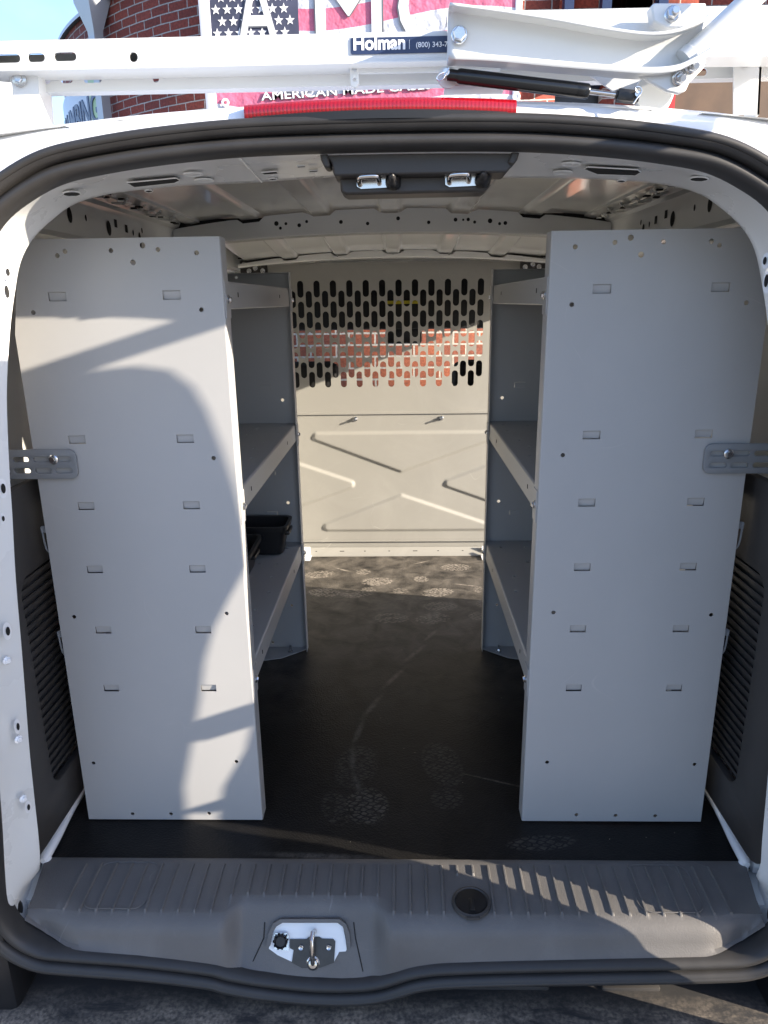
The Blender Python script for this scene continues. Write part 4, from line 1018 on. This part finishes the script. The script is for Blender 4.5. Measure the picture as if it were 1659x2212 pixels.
arm = av.build('lever_arm', rackw, rk, smooth=40, solid=.003)
b = MB(); b.mark(); b.hexbolt(P(992, 76, Y=Yv)+Vector((0, .0, 0)), (0, -1, 0), .0085, .009, 1.2); b.mark(); p = P(1085, 36, Y=1.05); b.hexbolt(p, (0, -1, .2), .004, .006); b.build_each('bolt', steel, arm)
tri_ = MB(); tri_.prism([P(u, v, Y=Yv-.012) for u, v in [(1355, 150), (1440, 152), (1500, 128), (1526, 126), (1522, 145), (1490, 178), (1482, 196), (1466, 203), (1440, 198)]], (0, .006, 0)); tri_.build('clamp_plate', rackw, arm, bevel=.002)
b = MB()
for u, v in ((1493, 143), (1465, 169)): b.mark(); p = P(u, v, Y=Yv-.013); b.hexbolt(p, (.1, -1, -.2), .0062, .007, 1.35); b.cyl(p, p+Vector((.001, -.016, -.004)), .0035, 10)
b.build_each('bolt', steel, arm)
# handle tube rising to the right
tbm = MB(); a = P(1478, 132, Y=.985); b = P(1610, 10, Y=.985); d = (b-a); tbm.tube([a, a+d*.12, a+d*.13, a+d*2.2], [.0140, .0140, .0128, .0128], 28); tbm.build('lever_tube', rackw, rk, smooth=50)
hr = MB(); hr.tube([(.47, .80, 1.252), (.92, .80, 1.385)], .0165, 16); hr.tube(cat([(.92, .80, 1.385), (.95, .82, 1.41), (.95, .98, 1.45), (.90, .985, 1.62)], 5), .013, 12); hr.build('shadow_rod', rackw, rk, smooth=50)  # unseen rod added to cast the slanting shadow on the left end panel
# torsion barrel
tm = MB(); tm.lathe([(0, 0), (.022, 0), (.024, .003), (.024, .03), (.02, .035), (.02, .09), (0, .09)], P(1420, 192, Y=1.0)+Vector((0, .01, 0)), (.25, 1, .0), 28); tm.prism([P(u, v, Y=1.04) for u, v in [(1240, 140), (1330, 200), (1420, 212), (1420, 140)]], (0, .004, 0)); tm.build('pivot_barrel', rackw, rk)
# gas strut
Yg = .985
g0, g1, g2, g3 = P(988, 164, Y=Yg), P(1272, 198, Y=Yg), P(1336, 206, Y=Yg), P(1375, 210, Y=Yg)
gs = MB(); dd = (g1-g0).normalized(); L_ = (g1-g0).length; gs.lathe([(0, 0), (.0075, 0), (.0085, .003), (.0088, L_*.9), (.0086, L_*.9+.001), (.0088, L_*.9+.002), (.0088, L_-.002), (.0075, L_), (0, L_)], g0, dd, 28); gs.lathe([(0, 0), (.0065, 0), (.0065, .014), (0, .014)], g0-dd*.012, dd, 16)
go = gs.build('gas_strut', blackm, rk)
m = MB(); m.cyl(g1, g2, .0033, 16); m.build('strut_rod', chrome, go)
m = MB(); m.box((-.002, -.0065, -.007), (.024, .0065, .007), M=frame(g2, dd, (0, 0, 1)), ch=.0012); m.cyl(g2-dd*.004, g2+dd*.002, .0055, 12); m.build('clevis', blackp, go)
m = MB(); m.mark(); e = P(1378, 202, Y=Yg-.01); m.cyl(e+Vector((0, .03, 0)), e, .0034, 12); m.tube(cat([e, P(1372, 190, Y=Yg-.012), P(1382, 188, Y=Yg-.012), P(1386, 198, Y=Yg-.012), P(1376, 212, Y=Yg-.012), P(1368, 224, Y=Yg-.012)], 5), .0009, 6)
m.mark(); e = P(964, 155, Y=Yg-.01); m.cyl(e+Vector((0, .03, 0)), e, .0040, 12); m.tube(cat([e, P(950, 160, Y=Yg-.012), P(944, 168, Y=Yg-.012), P(948, 174, Y=Yg-.012), P(958, 168, Y=Yg-.012), P(968, 152, Y=Yg-.012), P(970, 146, Y=Yg-.012)], 5), .0009, 6)
m.build_each('retaining_pin', steel, go)
m = MB(); m.addmesh(plate_mesh(circ(0, 0, .012, 20), [circ(0, 0, .004, 12)], .005), frame(P(967, 168, Y=Yg+.012), (1, 0, 0), (0, 0, 1))); m.box((P(960, 180, Y=1.02).x, 1.0, P(960, 196, Y=1.02).z), (P(1090, 180, Y=1.02).x, 1.04, P(960, 190, Y=1.02).z)); m.build('strut_bracket', rackw, rk)

# ================================================================== BUILDING
bd = empty('brick_building', (0, 6.4, -.62)); tag(bd, 'red brick building with a curved corner standing in front of the van', 'building')
RC, XC, YC = 4.0, .02, 10.3
ZTOP = 3.56
def wall_mesh(pts, z0, z1, name, m, parent, thick=None, topcap=True):
    """pts: list of (x,y) ; uv in metres"""
    me = bpy.data.meshes.new(name); vs = []; fs = []; uvs = []
    s = 0; acc = [0]
    for a, b in zip(pts, pts[1:]): s += math.dist(a, b); acc.append(s)
    for (x, y) in pts: vs += [(x, y, z0), (x, y, z1)]
    n = len(pts)
    for i in range(n-1): fs.append((2*i, 2*i+2, 2*i+3, 2*i+1)); uvs += [(acc[i], z0), (acc[i+1], z0), (acc[i+1], z1), (acc[i], z1)]
    me.from_pydata(vs, [], fs); uvl = me.uv_layers.new(name='UVMap')
    for l, uv in zip(uvl.data, uvs): l.uv = uv
    me.materials.append(m); o = bpy.data.objects.new(name, me); COL.objects.link(o)
    o.parent = parent; o.matrix_parent_inverse = Matrix.Translation(-Vector(parent.location))
    md = o.modifiers.new('solid', 'SOLIDIFY'); md.thickness = .25; md.offset = -1
    for p in me.polygons: p.use_smooth = True
    return o
def cyl_pt(phi, r=RC): return (XC-r*math.sin(phi), YC-r*math.cos(phi))
arc = [cyl_pt(math.radians(130-130*i/90)) for i in range(91)]
wall_mesh(arc+[(1.25, 6.3)], -.62, ZTOP, 'wall', brick, bd)
wall_mesh([(1.62, 6.3), (1.95, 6.3)], -.62, 5.0, 'wall', brick, bd)
wall_mesh([(2.3, 6.3), (7.5, 6.3)], -.62, 5.0, 'wall', brick, bd)
wall_mesh([(1.25, 6.3), (2.3, 6.3)], ZTOP-.5, 5.0, 'wall', brick, bd)
wall_mesh([(-1.9, 6.02), (1.9, 6.02)], -.62, 1.75, 'lower_wall', brick2, bd)
cp = MB(); arc2 = [cyl_pt(math.radians(130-130*i/90), RC+.04) for i in range(91)]; arc3 = [cyl_pt(math.radians(130-130*i/90), RC-.3) for i in range(91)]
cp.grid([[Vector((x, y, z)) for x, y in a] for a, z in ((arc2, ZTOP), (arc2, ZTOP+.03), (arc3, ZTOP+.03), (arc3, ZTOP))], closed=False).build('coping', galv, bd)
# dark doorway / window posts and brown box painted as the garage bay's inner shade, on the right
m = MB(); m.mark(); m.box((1.25, 6.42, -.6), (1.62, 6.45, 3.5)); m.mark(); m.box((1.95, 6.42, -.6), (2.3, 6.45, 3.5)); m.build_each('dark_window', blackp, bd)
m = MB()
for x in (1.27, 1.55, 1.97): m.mark(); m.box((x, 6.2, 2.6), (x+.07, 6.42, 3.6))
m.build_each('window_post', navy, bd)
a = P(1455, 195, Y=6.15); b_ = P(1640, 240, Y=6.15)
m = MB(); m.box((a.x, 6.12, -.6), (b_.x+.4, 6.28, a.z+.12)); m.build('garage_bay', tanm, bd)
m = MB(); m.box((a.x-.07, 6.08, -.6), (a.x-.005, 6.14, a.z+.3)); m.build('red_post', redpaint, bd)

# downspout with conductor head
ph = math.radians(40.9)
cx_, cy_ = cyl_pt(ph, RC+.10); rot = Matrix.Translation((cx_, cy_, 0)) @ Matrix.Rotation(-ph, 4, 'Z')
dsp = empty('downspout', (cx_, cy_, 2.0)); tag(dsp, 'grey metal downspout with funnel-shaped rain head on the curved brick wall', 'downspout')
m = MB()
def sq(w, z, d=.0): return [rot @ Vector((a*w, b*w*.8-d, z)) for a, b in ((-1, -1), (1, -1), (1, 1), (-1, 1))]
m.grid([sq(.150, 3.64), sq(.150, 3.585), sq(.132, 3.58), sq(.130, 3.55), sq(.056, 3.33), sq(.052, 3.26)], closed=True); m.add(sq(.150, 3.64), [(0, 1, 2, 3)]); m.build('rain_head', galv, dsp, smooth=20)
m = MB(); m.grid([sq(.055, 3.28), sq(.055, 3.1), sq(.052, 3.1), sq(.052, -.5)], closed=True); m.build('pipe', galv, dsp, smooth=20)
# plumbing sign bent round the corner
sg = empty('wall_sign', (*cyl_pt(math.radians(60), RC+.02), 2.8)); tag(sg, 'pale green and white sign with dark blue capitals on the curved brick corner', 'sign')
def signpt(s_, z, lift): # s_: metres to the left of the downspout edge
    phi = math.radians(42.2)+s_/RC; return Vector((*cyl_pt(phi, RC+.02+lift), z))
green = mat('green_sign_face', (.45, .62, .35), .5, var=.05); pale = mat('pale_sign_face', (.60, .66, .70), .5, var=.05); blue = mat('blue_sign_letter', (.07, .11, .19), .5)
def band(s0, s1, z0, z1, lift, n=24): return [[signpt(s0+(s1-s0)*i/n, z, lift) for i in range(n+1)] for z in (z0, z1)]
m = MB(); m.grid(band(0, .32, 2.2, 3.08, 0), 0); m.grid(band(.32, 2.6, 2.2, 3.08, 0), 1); m.build('sign_face', [green, pale], sg, solid=.01)
t = text_mesh('PLUMBING', .36, .004, .006, 'RIGHT', sx=.82); m = MB()
vs = [signpt(.10-v.co.x, 2.66+v.co.y, .016+v.co.z) for v in t.vertices]; m.add(vs, [tuple(p.vertices) for p in t.polygons]); m.build('lettering', blue, sg, smooth=0)

# banner
bn = empty('banner_sign', (-.26, 6.2, 2.9)); tag(bn, 'stars and stripes banner in a white frame reading American Made Cases', 'banner')
def stripemat():
    m = bpy.data.materials.new('faded_stripe_vinyl'); m.use_nodes = True; nt = m.node_tree; L = nt.links; b = nt.nodes['Principled BSDF']
    tc = nt.nodes.new('ShaderNodeTexCoord'); mp = nt.nodes.new('ShaderNodeMapping'); mp.inputs['Rotation'].default_value = (0, 0, 0); L.new(tc.outputs['Object'], mp.inputs[0])
    sx = nt.nodes.new('ShaderNodeSeparateXYZ'); L.new(mp.outputs[0], sx.inputs[0])
    sn = nt.nodes.new('ShaderNodeMath'); sn.operation = 'SINE'; ml = nt.nodes.new('ShaderNodeMath'); ml.operation = 'MULTIPLY'; ml.inputs[1].default_value = 2.6; L.new(sx.outputs['X'], ml.inputs[0]); L.new(ml.outputs[0], sn.inputs[0])
    ma = nt.nodes.new('ShaderNodeMath'); ma.operation = 'MULTIPLY_ADD'; ma.inputs[1].default_value = -.07; L.new(sn.outputs[0], ma.inputs[0]); L.new(sx.outputs['Z'], ma.inputs[2])
    dv2 = nt.nodes.new('ShaderNodeMath'); dv2.operation = 'MULTIPLY'; dv2.inputs[1].default_value = 1/.29; L.new(ma.outputs[0], dv2.inputs[0])
    fr = nt.nodes.new('ShaderNodeMath'); fr.operation = 'FRACT'; L.new(dv2.outputs[0], fr.inputs[0])
    gt = nt.nodes.new('ShaderNodeMath'); gt.operation = 'GREATER_THAN'; gt.inputs[1].default_value = .5; L.new(fr.outputs[0], gt.inputs[0])
    n = nt.nodes.new('ShaderNodeTexNoise'); n.inputs['Scale'].default_value = 6; n.inputs['Detail'].default_value = 6; L.new(tc.outputs['Object'], n.inputs[0])
    mx = nt.nodes.new('ShaderNodeMix'); mx.data_type = 'RGBA'; mx.inputs[6].default_value = (.52, .54, .60, 1); mx.inputs[7].default_value = (.52, .13, .22, 1); L.new(gt.outputs[0], mx.inputs[0])
    m3 = nt.nodes.new('ShaderNodeMix'); m3.data_type = 'RGBA'; m3.blend_type = 'MULTIPLY'; m3.inputs[0].default_value = .8
    mr = nt.nodes.new('ShaderNodeMapRange'); mr.inputs['To Min'].default_value = .65; mr.inputs['To Max'].default_value = 1.3; L.new(n.outputs['Fac'], mr.inputs['Value'])
    L.new(mx.outputs[2], m3.inputs[6]); L.new(mr.outputs[0], m3.inputs[7]); L.new(m3.outputs[2], b.inputs['Base Color']); b.inputs['Roughness'].default_value = .55
    w = nt.nodes.new('ShaderNodeTexNoise'); w.inputs['Scale'].default_value = 14; L.new(tc.outputs['Object'], w.inputs[0]); bp = nt.nodes.new('ShaderNodeBump'); bp.inputs['Distance'].default_value = .03; bp.inputs['Strength'].default_value = .6
    L.new(w.outputs['Fac'], bp.inputs['Height']); L.new(bp.outputs[0], b.inputs['Normal'])
    return m
Yn = 6.2
canton = mat('faded_navy_vinyl', (.055, .06, .10), .5, var=.35, nscale=3); silver = mat('silver_letter', (.55, .57, .60), .4, var=.1, nscale=4); outl_ = mat('letter_outline', (.10, .11, .13), .5)
xl = P(455, 40, Y=Yn).x; xr = P(1112, 40, Y=Yn).x; xf = P(431, 40, Y=Yn).x; xg = P(1127, 40, Y=Yn).x
m = MB(); m.box((xl, Yn, 2.1), (xr, Yn+.02, 4.3)); face = m.build('banner_face', stripemat(), bn)
m = MB(); m.mark(); m.box((xf, Yn-.01, 2.05), (xl, Yn+.05, 4.35), ch=.004); m.mark(); m.box((xr, Yn-.01, 2.05), (xg, Yn+.05, 4.35), ch=.004); m.mark(); m.box((xl, Yn-.01, 2.05), (xr, Yn+.05, 2.1)); m.mark(); m.box((xl, Yn-.01, 4.3), (xr, Yn+.05, 4.35)); m.build_each('sign_frame', framem, bn)
xc1 = P(645, 40, Y=Yn).x; zc_b = 2.93
m = MB(); m.box((xl, Yn-.004, zc_b), (xc1, Yn, 4.3)); m.build('star_field', canton, bn)
m = MB()
def star(x, z, r):
    me = plate_mesh([(x+(r if k % 2 == 0 else r*.40)*math.sin(k*PI/5), z+(r if k % 2 == 0 else r*.40)*math.cos(k*PI/5)) for k in range(10)], (), .003); m.addmesh(me, XZ(Yn-.006))
for j in range(14):
    for i in range(9):
        x = xl+.045+i*.086+(.043 if j % 2 else 0); z = zc_b+.04+j*.078
        if x < xc1-.03: star(x, z, .036)
m.build('star_pattern', letterw, bn)
def letters(txt, size, x, z, m_, off, ext, sx=1, name='lettering', y=Yn-.012):
    t = text_mesh(txt, size, ext, off, sx=sx); q = MB(); q.addmesh(t, frame((x, y, z), (1, 0, 0), (0, 0, 1))); return q.build(name, m_, bn, smooth=0)
zb0 = 2.93
for ch, u, sxx in (('A', 512, .62), ('M', 667, .98), ('C', 850, .95)):
    x = P(u, 75, Y=Yn).x
    letters(ch, .83, x-.012, zb0-.095, outl_, .0, .002, sxx*1.01); letters(ch, .80, x, zb0-.08, silver, .0, .004, sxx)
a = P(566, 218, Y=Yn); b_ = P(930, 193, Y=Yn)
txt = 'AMERICAN MADE CASES'
w_ = (P(932, 190, Y=Yn).x-a.x)
t = text_mesh(txt, .1, .001, 0); tw = max(v.co.x for v in t.vertices); k = .105
k = .082; U_ = (b_-a); U_.y = 0; wid = w_/(tw*k/.1)
for m_, off, ext, yy_ in ((outl_, .0035, .002, 0), (letterw, .0004, .004, 0)):
    t = text_mesh(txt, k, ext, off, sx=wid); q = MB(); q.addmesh(t, frame((a.x, Yn-.012, a.z), U_, (0, 0, 1))); q.build('lettering', m_, bn, smooth=0)
m = MB()
for x, z in ((xl+.07, 2.50), (xl+.08, 3.30), (xl-.04, 3.25), (xr+.03, 3.25), (xr+.03, 2.5)): m.mark(); m.lathe([(.012, 0), (.022, .003), (.030, .002), (.032, 0)], (x, Yn-.012, z), (0, -1, 0), 20)
m.build_each('grommet', framem, bn)

# ================================================================== GROUND
g = MB(); g.add([(-300, -300, -.62), (300, -300, -.62), (300, 300, -.62), (-300, 300, -.62)], [(0, 1, 2, 3)])
tag(g.build('ground', asph), kind='structure')

# ================================================================== LIGHT
w = bpy.data.worlds.new('World'); sc.world = w; w.use_nodes = True; nt = w.node_tree; L = nt.links
sky = nt.nodes.new('ShaderNodeTexSky'); sky.sky_type = 'NISHITA'; sky.sun_disc = False
el = math.atan2(SS, math.hypot(1, SA)); az = math.atan2(1, -SA)   # azimuth clockwise from +Y
sky.sun_elevation = el; sky.sun_rotation = az; sky.air_density = 1.0; sky.dust_density = 1.0; sky.ozone_density = 1.5
bg = nt.nodes['Background']; bg.inputs['Strength'].default_value = .15
tc = nt.nodes.new('ShaderNodeTexCoord'); mp = nt.nodes.new('ShaderNodeMapping'); mp.inputs['Scale'].default_value = (1, 1, 2.2); L.new(tc.outputs['Generated'], mp.inputs[0])
n = nt.nodes.new('ShaderNodeTexNoise'); n.inputs['Scale'].default_value = 2.6; n.inputs['Detail'].default_value = 9; n.inputs['Distortion'].default_value = .4; L.new(mp.outputs[0], n.inputs['Vector'])
mr = nt.nodes.new('ShaderNodeMapRange'); mr.inputs['From Min'].default_value = .44; mr.inputs['From Max'].default_value = .70; mr.inputs['To Max'].default_value = .65; L.new(n.outputs['Fac'], mr.inputs['Value'])
mx = nt.nodes.new('ShaderNodeMix'); mx.data_type = 'RGBA'; L.new(mr.outputs[0], mx.inputs[0]); hsn = nt.nodes.new('ShaderNodeVectorMath'); hsn.operation = 'MULTIPLY'; hsn.inputs[1].default_value = (.80, .84, 1.02); L.new(sky.outputs[0], hsn.inputs[0]); L.new(hsn.outputs[0], mx.inputs[6]); mx.inputs[7].default_value = (2.2, 2.45, 2.8, 1)
L.new(mx.outputs[2], bg.inputs['Color'])
sun = bpy.data.lights.new('sun', 'SUN'); so = bpy.data.objects.new('sun', sun); COL.objects.link(so)
sun.energy = 4.8; sun.angle = math.radians(.5); sun.color = (1, .88, .72)
so.rotation_euler = sd.to_track_quat('-Z', 'Y').to_euler(); so.location = (10, -4, 6)
sc.view_settings.view_transform = 'Standard'; sc.view_settings.look = 'None'; sc.view_settings.exposure = 1.6; sc.view_settings.gamma = 1
